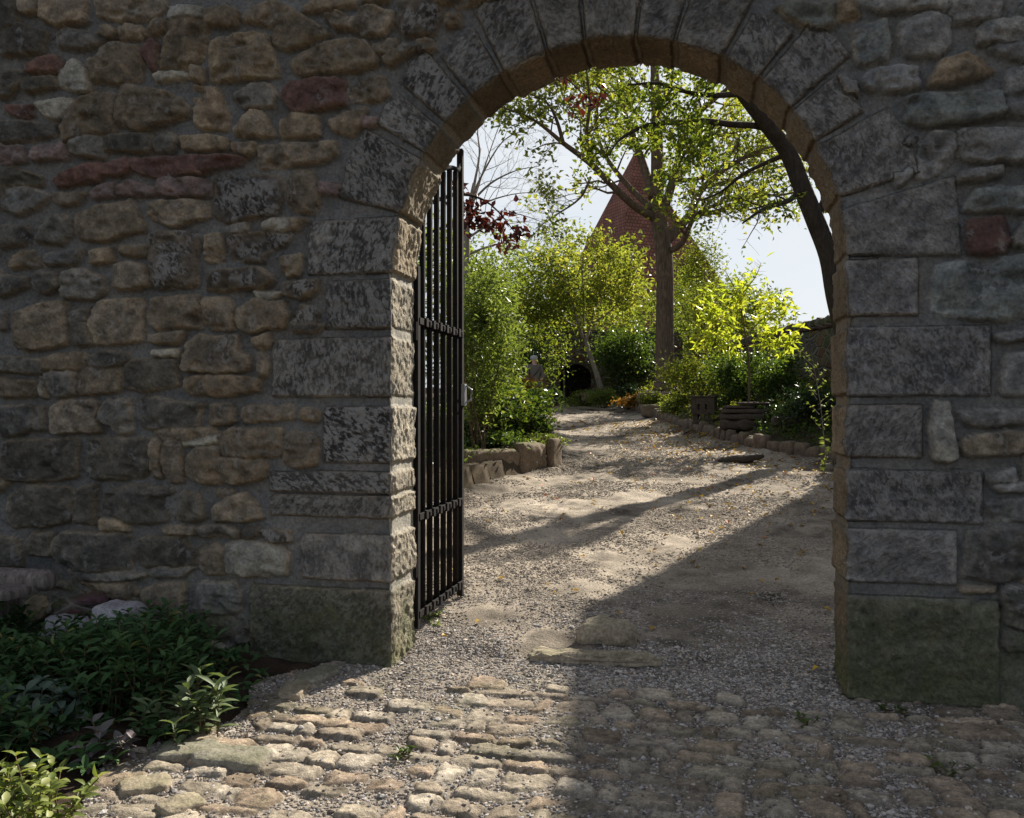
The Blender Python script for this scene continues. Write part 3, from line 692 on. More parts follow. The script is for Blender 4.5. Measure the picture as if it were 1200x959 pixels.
# core behind the faces
def core_mesh():
    mb = MB(); n = 40
    inner = [(XL - .035, -0.3)] + [(AX - (AR + .035) * math.cos(math.pi * i / n), AZ + (AR + .035) * math.sin(math.pi * i / n)) for i in range(n + 1)] + [(XR + .035, -0.3)]
    outer = []
    for x, z in inner:
        if z <= AZ + 1e-6: outer.append((-9.5 if x < AX else 7.5, z))
        else: outer.append((AX + (x - AX) * 0 + (-(9.5 + AX) if False else 0), 5.3))
    # fan: sides plus top built as quads
    def slab(poly):
        k = len(poly)
        V_ = [(x, 0.05, z) for x, z in poly] + [(x, TH - .002, z) for x, z in poly]
        F_ = [tuple(range(k)), tuple(range(2 * k - 1, k - 1, -1))] + [(i, (i + 1) % k, (i + 1) % k + k, i + k) for i in range(k)]
        mb.add(V_, F_)
    slab([(-9.5, -.3), (XL - .035, -.3), (XL - .035, AZ), (-9.5, AZ)]); slab([(XR + .035, -.3), (7.5, -.3), (7.5, AZ), (XR + .035, AZ)])
    slab([(-9.5, AZ), (XL - .035, AZ), (XL - .035, 5.3), (-9.5, 5.3)]); slab([(XR + .035, AZ), (7.5, AZ), (7.5, 5.3), (XR + .035, 5.3)])
    for i in range(1, n + 1):
        a, b = inner[i], inner[i + 1]
        slab([(a[0], a[1]), (b[0], b[1]), (b[0], 5.3), (a[0], 5.3)])
    # back rim closing the reveal
    for i in range(len(inner) - 1):
        a, b = inner[i], inner[i + 1]
        def sh(p, e):
            if p[1] <= AZ: return (p[0] + (e if p[0] < AX else -e), p[1])
            t = math.atan2(p[1] - AZ, p[0] - AX); return (p[0] - math.cos(t) * e, p[1] - math.sin(t) * e)
        a2, b2 = sh(a, -.06), sh(b, -.06); a, b = sh(a, -.02), sh(b, -.02)
        mb.add([(a[0], TH - .012, a[1]), (b[0], TH - .012, b[1]), (b2[0], TH - .012, b2[1]), (a2[0], TH - .012, a2[1])], [(0, 1, 2, 3)])
    mb.v = [(x - AX, y - 0.2, z) for x, y, z in mb.v]
    return mb
core_mesh().build('wall_core', M['core'], gw)
mb = MB()
mb.box((-7.4 - AX, -0.19, 2.5), (4.2, 0.08, 5.6)); mb.box((5.06 - AX, -0.19, 2.5), (4.9, 0.08, 5.6)); mb.box((-1.0 - AX, 0.0, 5.36), (17.2, 0.62, 0.14))
mb.build('outer_facing', M['core'], gw)
# ---------------------------------------------------------------- terrain
REp = sorted([(hit(px, py)[1], hit(px, py)[0]) for px, py in [(975, 546), (930, 538), (880, 530), (830, 514), (798, 505), (762, 490), (728, 479)]])
REp = [(-99, 3.2), (7.4, 3.0)] + REp + [(26, REp[-1][1] - 1.0)]
LEp = [(-99, -4.2), (4.4, -3.9), (5.3, -3.25), (8.6, -2.25), (9.2, -2.5), (14, -3.3), (18, -4.9), (26, -7.2)]
def xr(y): return np.interp(y, [p[0] for p in REp], [p[1] for p in REp])
def xl(y): return np.interp(y, [p[0] for p in LEp], [p[1] for p in LEp])
def gz(x, y):
    x = np.asarray(x, float); y = np.asarray(y, float)
    b = SLOPE * np.clip(y, 0, 26)
    dr = x - xr(y); dl = xl(y) - x
    b = b + np.where((dr > 0) & (y > 6.5), np.clip(0.13 + 0.36 * dr, 0, 1.05), 0)
    b = b + np.where((dl > 0) & (y > 4.4), np.clip(0.30 + 0.2 * dl, 0, 0.5), 0)
    return b
def gzf(x, y): return float(gz(x, y))
def axis(a, b, st, far):
    c = list(np.arange(a, b, st)); s = st; lo = a; hi = b
    while hi < far: s *= 1.35; hi += s; c.append(hi)
    s = st
    while lo > -far: s *= 1.35; lo -= s; c.insert(0, lo)
    return np.array(c)
ax_ = axis(-8, 8, 0.13, 180); ay_ = axis(-5, 28, 0.13, 220)
GX, GY = np.meshgrid(ax_, ay_, indexing='ij'); X = GX.ravel(); Y = GY.ravel()
inp = (X < xr(Y) + .02) & (X > xl(Y) - .02) & (Y < 26) & (Y > -0.9)
inc = (X > -3.7) & (X < 3.0) & (Y > -3.3) & (Y < 0.3)
Zg = gz(X, Y) + fbm(X, Y, 1.3, 4, 3) * 0.06 * (~inp & ~inc)
Zg = Zg - 0.10 * (inp | inc)
g = mesh_np('ground', np.stack([X, Y, Zg], 1), grid_faces(len(ax_), len(ay_)), M['earth']); tag(g, kind='structure')
# gravel path
px_ = np.arange(-4.7, 3.6, 0.03); py_ = np.arange(0.13, 25.6, 0.035)
GX, GY = np.meshgrid(px_, py_, indexing='ij'); X = GX.ravel(); Y = GY.ravel()
def pathz(X, Y):
    z = gz(np.clip(X, xl(Y) + .01, xr(Y) - .01), Y) + 0.006 + fbm(X, Y, 0.8, 3, 11) * 0.05 * sst(0.2, 1.5, Y) + fbm(X, Y, 5, 4, 14) * 0.036
    z = z + 0.07 * sst(0.5, 0.0, np.minimum(xr(Y) - X, X - xl(Y))) * sst(4, 6, Y)
    wear = sst(-1.3, -1.9, X) * 0 + 0
    return z - 0.06 * sst(0.5, 0.12, Y)
Zp = pathz(X, Y)
n1 = fbm(X, Y, 1.1, 4, 16); n2 = fbm(X, Y, 6, 3, 19)
Cp = np.array((0.33, 0.28, 0.22)) * (1 + 0.75 * n1 + 0.45 * n2 - .35 * sst(.05, .3, fbm(X, Y, 2.3, 4, 23)))[:, None]
edge = sst(0.55, 0.0, np.minimum(xr(Y) - X, X - xl(Y)) + n1 * 0.5)
Cp = Cp * (1 - 0.5 * edge[:, None])
ok = (X < xr(Y) + .12) & (X > xl(Y) - .12)
F = grid_faces(len(px_), len(py_)); F = F[ok[F].all(1)]
V_, F_, A_ = compact(np.stack([X, Y, Zp], 1), F, col=np.clip(Cp, .02, .8))
tag(mesh_np('path', V_, F_, M['path'], None, A_), kind='structure')
# cobbled paving in front of the gate
cr_ = random.Random(21)
COB = []
y = 0.16
while y > -3.3:
    h = cr_.uniform(0.09, 0.20); x = -3.75 + cr_.uniform(0, .2)
    while x < 2.9:
        w_ = cr_.uniform(0.08, 0.23) * (1.5 if cr_.random() < .2 else 1); sk = cr_.uniform(-.03, .03)
        pm = 0.03 + 0.12 * (x < -0.6) * (y > -1.3) + 0.5 * (y > -0.12) + 0.15 * (x < -1.3 and y > -0.8)
        if not (y > -.05 and -1.85 < x < 0.8) and cr_.random() > pm:
            a = [cr_.uniform(-.03, .03) for _ in range(8)]
            hh = h * cr_.uniform(.78, 1.0)
            wob = 0.05 * math.sin(x * 1.3 + y)
            P = [(x + a[0], y - hh + wob + a[1]), (x + w_ + a[2], y - hh + wob + a[3]), (x + w_ + a[4], y + wob + a[5] * .7), (x + w_ * .5, y + wob + .01 + a[0]), (x + a[6], y + wob + a[7] * .7)]
            COB.append(chaikin(P, 0.17))
        x += w_ + cr_.uniform(0.008, 0.03)
    y -= h + cr_.uniform(0.004, 0.018)
def cob_eval(X, Y):
    wx = fbm(X, Y, 16, 4, 61) * 0.026; wy = fbm(X, Y, 16, 4, 64) * 0.026
    base = fbm(X, Y, 1.2, 3, 66) * 0.02
    H = -0.012 + fbm(X, Y, 22, 3, 67) * 0.010; MK = np.zeros(len(X))
    C = np.array((0.13, 0.11, 0.09))[None] * (1 + .5 * fbm(X, Y, 5, 3, 69))[:, None]
    F1 = fbm(X, Y, 9, 4, 71); F2 = fbm(X, Y, 34, 3, 74); F3_ = fbm(X, Y, 11, 3, 78)
    r_ = random.Random(4)
    CC = [(0.30, 0.225, 0.165), (0.34, 0.30, 0.24), (0.27, 0.225, 0.175), (0.30, 0.265, 0.21), (0.335, 0.255, 0.185), (0.37, 0.335, 0.28)]
    for P in COB:
        q = [r_.random() for _ in range(6)]; cc = (np.array(CC[int(q[0] * 6) % 6]) * .62 + np.array((.30, .262, .215)) * .38) * (.78 + .4 * q[1])
        ps = np.array(P); m = .02
        sel = np.nonzero((X > ps[:, 0].min() - m) & (X < ps[:, 0].max() + m) & (Y > ps[:, 1].min() - m) & (Y < ps[:, 1].max() + m))[0]
        if not len(sel): continue
        x = X[sel] + wx[sel]; z = Y[sel] + wy[sel]; d = np.full(len(sel), 9.0); ins = np.zeros(len(sel), bool)
        for j in range(len(P)):
            a0, a1 = P[j]; b0, b1 = P[(j + 1) % len(P)]; ex, ez = b0 - a0, b1 - a1
            t = np.clip(((x - a0) * ex + (z - a1) * ez) / (ex * ex + ez * ez + 1e-9), 0, 1)
            d = np.minimum(d, (x - a0 - t * ex) ** 2 + (z - a1 - t * ez) ** 2)
            ins ^= ((a1 > z) != (b1 > z)) & (x < ex * (z - a1) / (ez if abs(ez) > 1e-9 else 1e-9) + a0)
        d = np.where(ins, np.sqrt(d), -np.sqrt(d)) + .0005
        up = sst(0, 0.017, d) ** .7
        cx, cy = ps.mean(0)
        top = 0.008 + 0.008 * q[2] + (x - cx) * (q[3] - .5) * .09 + (z - cy) * (q[4] - .5) * .09 + F1[sel] * 0.011 + F2[sel] * 0.006 + sst(0, .06, d) * .003 - np.abs(F3_[sel]) * .007
        h = -0.012 * (1 - up) + top * up
        b = (up > .05) & (h > H[sel] - .003); i = sel[b]
        H[i] = np.maximum(H[i], h[b]); w = sst(.15, .6, up[b])[:, None]
        C[i] = C[i] * (1 - w) + (0.62 + .38 * sst(0, .035, d[b]))[:, None] * 0.95 * np.array((1.03, 1, .95)) * cc * (1 + .6 * F1[i] + .5 * F2[i])[:, None] * w; MK[i] = np.maximum(MK[i], w[:, 0])
    bury = 0.012 * (0.55 + .45 * sst(0.1, -0.8, X)) * sst(-.35, .25, fbm(X, Y, 2.6, 3, 79))
    lo = H < -0.012 + bury + fbm(X, Y, 30, 2, 83) * .006
    C = np.where(lo[:, None], np.array((0.25, 0.215, 0.175))[None] * (1 + .5 * fbm(X, Y, 5, 3, 69))[:, None], C); MK = np.where(lo, 0, MK)
    H = np.maximum(H, -0.012 + bury + fbm(X, Y, 30, 2, 83) * .006)
    return H + base, np.clip(C, .02, .8), MK
cxs = np.arange(-3.65, 2.95, 0.0095); cys = np.arange(-3.25, 0.30, 0.0095)
GX, GY = np.meshgrid(cxs, cys, indexing='ij'); X = GX.ravel(); Y = GY.ravel()
HC, CCo, MKc = cob_eval(X, Y)
# moss and weeds between stones on the shaded right
ms = sst(.1, .35, fbm(X, Y, 3, 3, 77)) * 0.2
CCo = CCo * (1 - ms[:, None]) + np.array((.10, .11, .05)) * ms[:, None]
bedcut = X > (-2.42 + 0.12 * np.sin(Y * 5) + 0.22 * sst(-0.6, -0.1, Y))
bedcut |= (Y > -0.05) & (X > -2.0)
F = grid_faces(len(cxs), len(cys)); F = F[bedcut[F].all(1)]
V_, F_, A_ = compact(np.stack([X, Y, HC], 1), F, col=CCo)
tag(mesh_np('cobble_paving', V_, F_, M['cobble'], None, A_), kind='structure')
# planting bed soil on the left
sx = np.arange(-6.5, -1.85, 0.04); sy = np.arange(-4.2, 0.06, 0.04)
GX, GY = np.meshgrid(sx, sy, indexing='ij'); X2 = GX.ravel(); Y2 = GY.ravel()
Zs = -0.025 + fbm(X2, Y2, 4, 4, 81) * 0.05 + 0.05 * sst(-2.5, -2.9, X2)
tag(mesh_np('soil', np.stack([X2, Y2, Zs - 0.03 * sst(-2.4, -2.2, X2)], 1), grid_faces(len(sx), len(sy)), M['soil']), kind='structure')

# loose gravel : real little stones
ICO_V, ICO_F = None, None
_b = bmesh.new(); bmesh.ops.create_icosphere(_b, subdivisions=1, radius=1.0)
ICO_V = np.array([v.co[:] for v in _b.verts]); ICO_F = np.array([[v.index for v in f.verts] for f in _b.faces]); _b.free()
def scatter_stones(name, P, S, Cc, mat, flat=0.6, kind='stuff', label=None, cat=None):
    n = len(P); nv = len(ICO_V)
    r = RNG.normal(1, 0.2, (n, nv, 1)); V = ICO_V[None] * r
    V = V * S[:, None, None] * np.stack([RNG.uniform(.75, 1.3, n), RNG.uniform(.6, 1.0, n), RNG.uniform(flat * .6, flat * 1.2, n)], 1)[:, None, :]
    a = RNG.uniform(0, 6.28, n); c, s = np.cos(a)[:, None], np.sin(a)[:, None]
    x = V[..., 0] * c - V[..., 1] * s; y = V[..., 0] * s + V[..., 1] * c
    V = np.stack([x, y, V[..., 2]], 2) + P[:, None, :]
    F = (ICO_F[None] + (np.arange(n) * nv)[:, None, None]).reshape(-1, 3)
    o = mesh_np(name, V.reshape(-1, 3), F, mat, None, dict(col=np.repeat(Cc, nv, 0)), smooth=False)
    tag(o, label, cat, kind=kind); return o
def scol(n, lo=0.12, hi=0.50):
    v = RNG.uniform(0, 1, n) ** 1.5 * (hi - lo) + lo; t = RNG.uniform(0, 1, (n, 1))
    return v[:, None] * ((1 - t) * np.array((1.0, .97, .94)) + t * np.array((1.08, .88, .7)))
# in front, between the cobbles
n = 150000
x = RNG.uniform(-2.6, 2.7, n); y = RNG.uniform(-3.2, 0.27, n)
ix = ((x - cxs[0]) / 0.0095).astype(int).clip(0, len(cxs) - 1) * len(cys) + ((y - cys[0]) / 0.0095).astype(int).clip(0, len(cys) - 1)
mk = MKc[ix]; den = 0.5 + 0.4 * (fbm(x, y, 1.5, 2, 91) > 0)
k = (RNG.uniform(0, 1, n) < np.where(mk < .3, den, 0.025)) & bedcut[ix] & ~((y > -0.03) & ((x > XR) | (x < XL)))
x, y = x[k], y[k]; z = HC[ix[k]]
s = RNG.uniform(.004, .0105, len(x)) * np.where(RNG.random(len(x)) < .04, 1.9, 1)
P1 = np.stack([x, y, z + s * .15], 1); S1 = s
# on the path, thinning with distance
n = 230000
y = 0.2 + 13.5 * RNG.uniform(0, 1, n) ** 1.9; x = RNG.uniform(-3.6, 2.7, n)
cl_ = fbm(x, y, 1.6, 3, 95)
k = (x > np.where(y < .5, XL, xl(y))) & (x < np.where(y < .5, XR, xr(y))) & (RNG.uniform(-.55, .45, n) < cl_ * 2.2 - .04 + sst(1.6, 0, y) * .4)
x, y = x[k], y[k]
s = RNG.uniform(.004, .0105, len(x)) * (1 + .07 * np.clip(y, 0, 9)) * np.where(RNG.random(len(x)) < .03, 1.8, 1)
P2 = np.stack([x, y, pathz(x, y) + s * .05], 1)
Pg = np.concatenate([P1, P2]); Sg = np.concatenate([S1, s])
Cg = scol(len(Pg)); f_ = sst(.3, 3.0, Pg[:, 1])[:, None] * .72; Cg = Cg * (1 - f_) + np.array((.33, .28, .22)) * RNG.uniform(.75, 1.2, (len(Pg), 1)) * f_
scatter_stones('gravel', Pg, Sg, Cg, M['pebble'])
print('pebbles', len(Pg))

# ---------------------------------------------------------------- shaped blocks
from mathutils import noise as mnoise
def rock_mesh(dims, seed, rnd=0.25, amp=0.05, cuts=5, flat_top=False, tooled=0.0):
    bm = bmesh.new(); bmesh.ops.create_cube(bm, size=2.0)
    bmesh.ops.subdivide_edges(bm, edges=bm.edges, cuts=cuts, use_grid_fill=True)
    off = Vector((seed * 3.1, seed * 1.7, seed * 2.3)); m = min(dims)
    for v in bm.verts:
        c = v.co.copy(); l = max(abs(c.x), abs(c.y), abs(c.z)); sp_ = c.normalized() * l
        e = (abs(c.x) ** 6 + abs(c.y) ** 6 + abs(c.z) ** 6) ** (1 / 6)
        c = c / e * (1 - rnd) + sp_ * rnd
        p = Vector((c.x * dims[0] / 2, c.y * dims[1] / 2, c.z * dims[2] / 2))
        n_ = mnoise.noise(p * (2.2 / m) * 0.6 + off) * amp * m * 2.2 + mnoise.noise(p * (6 / m) * 0.6 + off) * amp * m + tooled * mnoise.noise(Vector((p.x * 22, p.y * 22, p.z * 7)) + off)
        p += c.normalized() * n_
        v.co = p
    for f in bm.faces: f.smooth = True
    me = bpy.data.meshes.new('rock'); bm.to_mesh(me); bm.free(); return me
def rock(name, loc, dims, rz, seed, mat, label=None, cat=None, group=None, tilt=(0, 0), parent=None, **k):
    me = rock_mesh(dims, seed, **k); me.name = name; me.materials.append(mat)
    o = bpy.data.objects.new(name, me); o.location = loc; o.rotation_euler = (tilt[0], tilt[1], rz)
    link(o, parent)
    if label: tag(o, label, cat, group)
    return o
# gate stop and its slab
x, y, t = hit(697, 770); zz = gzf(x, y)
rock('threshold_slab', (x, y, gzf(x, y) - 0.004), (0.80, 0.19, 0.05), R(3), 5, M['rock_tan'], 'long thin flat slab sunk in the gravel in front of the low gate stop stone', 'slab', rnd=.03, amp=.30, cuts=12)
x, y, t = hit(713, 752); 
rock('gate_stop', (x, y, gzf(x, y) + 0.05), (0.36, 0.20, 0.17), R(4), 9, M['rock_tan'], 'low rounded worn stone block standing up from the gravel between the gate jambs', 'stone block', rnd=.22, amp=.12, cuts=12, tooled=.015)
# planter kerb
def seg_block(a, b, top, h, th, seed, name, label, **k):
    A = Vector((a[0], a[1])); B = Vector((b[0], b[1])); c = (A + B) / 2; d = B - A; nrm = Vector((-d.y, d.x)).normalized() * th / 2
    return rock(name, (c.x + nrm.x, c.y + nrm.y, top - h / 2), (d.length - .02, th, h), math.atan2(d.y, d.x), seed, M['block'], label, 'kerb stone', **k)
pa = hit(538, 573); pb = hit(613, 561); pc = hit(643, 553)
ext = (pa[0] - (pb[0] - pa[0]) * .25, pa[1] - (pb[1] - pa[1]) * .25)
seg_block(ext, pb, at(575, 527, pa[2] * .5 + pb[2] * .5)[2], .38, .34, 3, 'kerb_stone', 'long brown sandstone block with a mossy top edging the left flower bed', rnd=.12, amp=.05, cuts=14, tooled=.012)
seg_block(pb, pc, at(630, 519, pb[2] * .5 + pc[2] * .5)[2], .50, .32, 4, 'kerb_stone', 'shorter rough tooled sandstone block catching the sun at the corner of the left flower bed', rnd=.08, amp=.05, cuts=12, tooled=.03)
pe = hit(648, 552)
rock('kerb_stone', (pe[0], pe[1] + .12, .60 + .22), (.13, .38, .55), R(-14), 6, M['block'], 'thin upright sandstone slab closing the end of the left flower bed', 'kerb stone', rnd=.08, amp=.04, cuts=8)
seg_block((ext[0] + .04, ext[1] - .02), (pb[0] - .25, pb[1] - .7), .60, .3, .36, 8, 'kerb_stone', 'low dark foundation stone under the mossy block of the left flower bed', rnd=.15, amp=.06, cuts=10)
# upright edging stones of the path
ed = random.Random(31)
PTS = [hit(px, py) for px, py in [(985, 549), (975, 546), (930, 538), (880, 530), (830, 514), (798, 505), (762, 490), (728, 479)]]
base_meshes = [rock_mesh((.30, .17, .42), s_, .12, .06, 7, tooled=.012) for s_ in range(11, 17)]
for m_ in base_meshes: m_.materials.append(M['edging']); m_.name = 'edging_stone'
acc = 0; i = 0
for k in range(len(PTS) - 1):
    A = Vector(PTS[k][:2]); B = Vector(PTS[k + 1][:2]); L_ = (B - A).length; s_ = 0
    while s_ < L_:
        wd = ed.uniform(.24, .40); p = A.lerp(B, min(1, (s_ + wd / 2) / L_)); d = (B - A).normalized()
        o = bpy.data.objects.new('edging_stone', base_meshes[i % 6]); i += 1
        o.location = (p.x - d.y * -.06, p.y + .05, gzf(p.x - .3, p.y) + ed.uniform(.04, .11)); o.scale = (wd / .30 * .97, ed.uniform(.9, 1.2), ed.uniform(.85, 1.1))
        o.rotation_euler = (ed.uniform(-.12, .12), ed.uniform(-.06, .06), math.atan2(d.y, d.x) + ed.uniform(-.1, .1))
        link(o); tag(o, 'upright brown sandstone edging stone in the row along the right side of the gravel path', 'edging stone', 'edging stones along the right side of the path')
        s_ += wd
fl = hit(868, 541); rock('flat_rock', (fl[0], fl[1], gzf(fl[0], fl[1]) + .05), (.75, .3, .12), R(14), 21, M['darkslab'], 'dark flat rock lying on the path in front of the edging stones', 'rock', rnd=.4, amp=.08, cuts=8, tilt=(0, R(-6)))
pr_ = hit(968, 552); rock('round_stone', (pr_[0], pr_[1], gzf(pr_[0], pr_[1]) + .05), (.2, .17, .13), 0, 22, M['slab'], 'small pale rounded stone at the foot of the edging beside the right jamb', 'rock', rnd=.7, amp=.06)
# rocks in the bed on the right, behind the edging
for i, (px, py, t, dm, lb) in enumerate([(905, 497, 16.6, (1.1, .35, .22), 'long low flat rock lying behind the edging stones in the right bed'),
                                     (930, 488, 15.4, (.8, .3, .2), 'dark rock lying in front of the ivy in the right bed'),
                                     (690, 462, 28, (.6, .4, .3), 'rough rock at the foot of the leaning pale tree'),
                                     (742, 468, 25.6, (.7, .35, .35), 'brown rock at the edge of the bed left of the big tree'),
                                     (770, 478, 22.8, (.9, .3, .35), 'squared brown rock retaining the bed below the big tree'),
                                     (757, 463, 24.6, (.5, .3, .32), 'upright brown rock left of the foot of the big tree')]):
    p = at(px, py, t); rock('bed_rock', (p[0], p[1], max(gzf(p[0], p[1]) + .03, p[2] - .1)), dm, R(10 * (i % 3)), 40 + i, M['block'] if i > 1 else M['darkslab'], lb, 'rock', rnd=.3, amp=.08, cuts=6)
# block with two slots on two feet
p = at(825, 491, 18.6); e = empty('slotted_block', p, R(-10)); tag(e, 'weathered grey block with two upright slots in its face standing on feet behind the edging', 'stone block')
mb = MB(); W_, H_, D_ = .50, .36, .36
# face with two real openings
xs = [-W_ / 2, -.11, -.06, .05, .10, W_ / 2]; zs = [.10, .20, .32, .46]
for i in range(5):
    for j in range(3):
        if j == 1 and i in (1, 3): continue
        mb.box(((xs[i] + xs[i + 1]) / 2, -D_ / 2 + .03, (zs[j] + zs[j + 1]) / 2), (xs[i + 1] - xs[i] + .0, .06, zs[j + 1] - zs[j]))
mb.box((0, .035, .28), (W_, D_ - .07, .36)); mb.build('body', M['darkslab'], e)
MB().box((0, 0, .485), (W_ + .05, D_ + .05, .045)).build('cap', M['darkslab'], e, bevel=.01)
for sx_ in (-1, 1): MB().box((sx_ * .16, 0, .0), (.1, .28, .21)).build('foot', M['darkslab'], e, bevel=.01)
# stack of flat slabs
p = at(872, 497, 16.7); e = empty('slab_stack', p, R(-8)); tag(e, 'stack of dark flat slabs behind the edging with the top slab jutting right', 'stone bench')
for i, (dx, z_, w_, d_, h_) in enumerate([(0, -.02, .92, .5, .2), (.03, .14, .96, .5, .13), (.02, .25, .90, .46, .09), (-.08, .33, .62, .44, .06), (.17, .40, .62, .48, .055)]):
    rock('slab', (dx, 0, z_), (w_, d_, h_), R(random.uniform(-3, 3)), 60 + i, M['darkslab'], parent=e, rnd=.06, amp=.1, cuts=8)

# ---------------------------------------------------------------- iron gate leaf
e = empty('iron_gate', (XL - .012, .47, .10)); tag(e, 'tall black wrought iron gate leaf standing open against the left jamb', 'gate')
def gtop(y): return 2.27 + math.sqrt(max(0.01, 1.12 ** 2 - (1.06 - y) ** 2)) - .10 if y < 1.0 else 3.47
GL = 1.055
mb = MB(); mb.box((0, GL, 1.735), (.045, .05, 3.47)); mb.build('stile', M['iron'], e, bevel=.004)
mb = MB(); mb.box((0, 0.0, 1.2), (.045, .05, 2.38)); mb.build('stile', M['iron'], e, bevel=.004)
for k in range(6):
    yb = .13 + k * .158; mb = MB(); mb.tube([(0, yb, .06), (0, yb, gtop(yb) - .02)], .021, 8); mb.build('bar', M['iron'], e, smooth=True)
for z_ in (.10, .74, 2.03):
    mb = MB(); mb.box((.022, GL / 2, z_), (.012, GL, .045)); mb.box((-.022, GL / 2, z_), (.012, GL, .045))
    for k in range(6):
        yb = .13 + k * .158; mb.box((.03, yb, z_), (.018, .05, .06), ry=0); mb.box((-.03, yb, z_), (.018, .05, .06))
        mb.box((.032, yb + .079, z_), (.012, .035, .03))
    mb.build('rail', M['steel'] if False else M['iron'], e, bevel=.004)
mb = MB(); mb.tube([(0, y_, gtop(y_)) for y_ in np.linspace(0, .99, 14)] + [(0, GL, 3.37)], .018, 6); mb.build('top_rail', M['iron'], e, smooth=True)
mb = MB(); mb.box((.03, GL, 1.56), (.03, .06, .17)); mb.tube([(.04, GL, 1.5), (.085, GL + .01, 1.52), (.09, GL + .01, 1.6), (.045, GL, 1.63)], .009, 6); mb.build('lock', M['steel'], e, bevel=.006)
for z_ in (.35, 1.9): MB().tube([(-.0, -.035, z_), (0, -.035, z_ + .12)], .022, 8).build('hinge', M['iron'], e)

# ---------------------------------------------------------------- bench end at far left
p = at(-40, 690, 5.45); e = empty('wooden_bench', (p[0], -.38, 0)); tag(e, 'end of a low weathered wooden bench before the wall at the left edge', 'bench')
ex_ = -3.93 - p[0]
def plank(mb, z_, y_, x1, th):
    mb.tube([(-1.3, y_, z_), (x1 - .06, y_, z_), (x1 - .02, y_, z_), (x1, y_, z_)], [th, th, th * .85, th * .5], 10)
mb = MB(); plank(mb, .50, .0, ex_ + .06, .07); mb.build('seat_beam', M['wood'], e, smooth=True)
mb = MB(); mb.box(((ex_ - 1.34) / 2, -.14, .455), (ex_ + 1.3, .26, .06)); mb.build('seat', M['wood'], e, bevel=.02)
MB().box((ex_ - .3, -.05, .2), (.12, .28, .44)).build('leg', M['wood'], e, bevel=.01)
MB().box((-1.1, -.05, .2), (.12, .28, .44)).build('leg', M['wood'], e, bevel=.01)
for px, py, t, dm, lb in [(45, 735, 5.3, (.26, .2, .2), 'jagged pale grey rock among the leaves left of the larger pale rock'), (105, 722, 5.2, (.34, .24, .26), 'larger pale lilac rock in the herb bed at the foot of the wall'), (65, 712, 5.5, (.36, .16, .2), 'green stained rock against the wall above the herb bed')]:
    p = at(px, py, t); rock('bed_rock', (p[0] + .2, p[1], p[2] - .02), dm, R(px), px, M['rock'] if px != 65 else M['farwall'], lb, 'rock', rnd=.35, amp=.12, cuts=5)

# ---------------------------------------------------------------- leaves
def frames(n, D, up_bias=0.4):
    D = D / np.linalg.norm(D, axis=1, keepdims=True)
    U = RNG.normal(0, 1, (n, 3)); U[:, 2] += up_bias * 2
    S = np.cross(D, U); S /= (np.linalg.norm(S, axis=1, keepdims=True) + 1e-9); U = np.cross(S, D)
    return D, S, U
def leaves(name, P, D, Ln, Wd, mat, parent=None, hi=False, fold=0.25, droop=0.2, up_bias=.4, extra=None):
    n = len(P); Ln = np.broadcast_to(Ln, (n,)).reshape(n, 1); Wd = np.broadcast_to(Wd, (n,)).reshape(n, 1)
    D, S, U = frames(n, D, up_bias)
    def pt(a, s, u): return P + D * Ln * a + S * Wd * s + U * Wd * u
    if hi:
        st = [(0, .02), (.25, .36), (.55, .5), (.82, .3), (1.0, .02)]
        rows = []
        for a, wv in st:
            dr = -droop * a * a * 2
            rows += [pt(a, -wv, fold * wv * 2 + dr), pt(a, 0, dr), pt(a, wv, fold * wv * 2 + dr)]
        V = np.stack(rows, 1); f = []
        for i in range(4):
            for j in range(2): q = i * 3 + j; f.append([q, q + 1, q + 4, q + 3])
        nv = 15
    else:
        V = np.stack([pt(0, 0, 0), pt(.45, .5, fold), pt(1, 0, -droop), pt(.45, -.5, fold)], 1); f = [[0, 1, 2, 3]]; nv = 4
    F = (np.array(f)[None] + (np.arange(n) * nv)[:, None, None]).reshape(-1, 4)
    at_ = dict(rnd=np.repeat(RNG.uniform(0, 1, n) if extra is None else extra, nv))
    return mesh_np(name, V.reshape(-1, 3), F, mat, parent, at_, smooth=hi)
def rdir(n, z=0.0):
    d = RNG.normal(0, 1, (n, 3)); d[:, 2] = d[:, 2] * .7 + z; return d / np.linalg.norm(d, axis=1, keepdims=True)
GREEN = [(0, (.035, .062, .018)), (.5, (.06, .10, .028)), (1, (.11, .15, .04))]
YG = [(0, (.06, .09, .02)), (.6, (.13, .16, .035)), (1, (.25, .24, .06))]
LM = {}
LM['sage'] = mat_leaf('sage_leaf', [(0, (.030, .070, .026)), (.7, (.065, .125, .045)), (.95, (.09, .15, .06)), (1, (.25, .22, .07))], None, .22, .75, (1.1, 1.2, .6), .15, True)
LM['sage_lit'] = mat_leaf('sage_leaf_grey_sunlit', [(0, (.09, .13, .06)), (1, (.16, .20, .10))], None, .3, .55, (1.1, 1.15, .5), .3, True)  # grey-green sage, lightened in colour for the sprigs in the sun
LM['varieg'] = mat_leaf('variegated_leaf', [(0, (.11, .15, .03)), (.5, (.20, .24, .06)), (1, (.36, .38, .15))], None, .35, .5, (1.1, 1.15, .5), .3, True)
LM['purple'] = mat_leaf('purplish_leaf', [(0, (.10, .10, .09)), (1, (.24, .19, .20))], None, .25, .5, (1, 1, 1), .3, True)
LM['woolly'] = mat_leaf('woolly_leaf', [(0, (.07, .11, .08)), (1, (.12, .16, .12))], None, .15, .8, (1, 1, .8), .1, True)
LM['green'] = mat_leaf('green_leaf', GREEN, None, .5, .4, (1.5, 1.5, .5), .4, True)
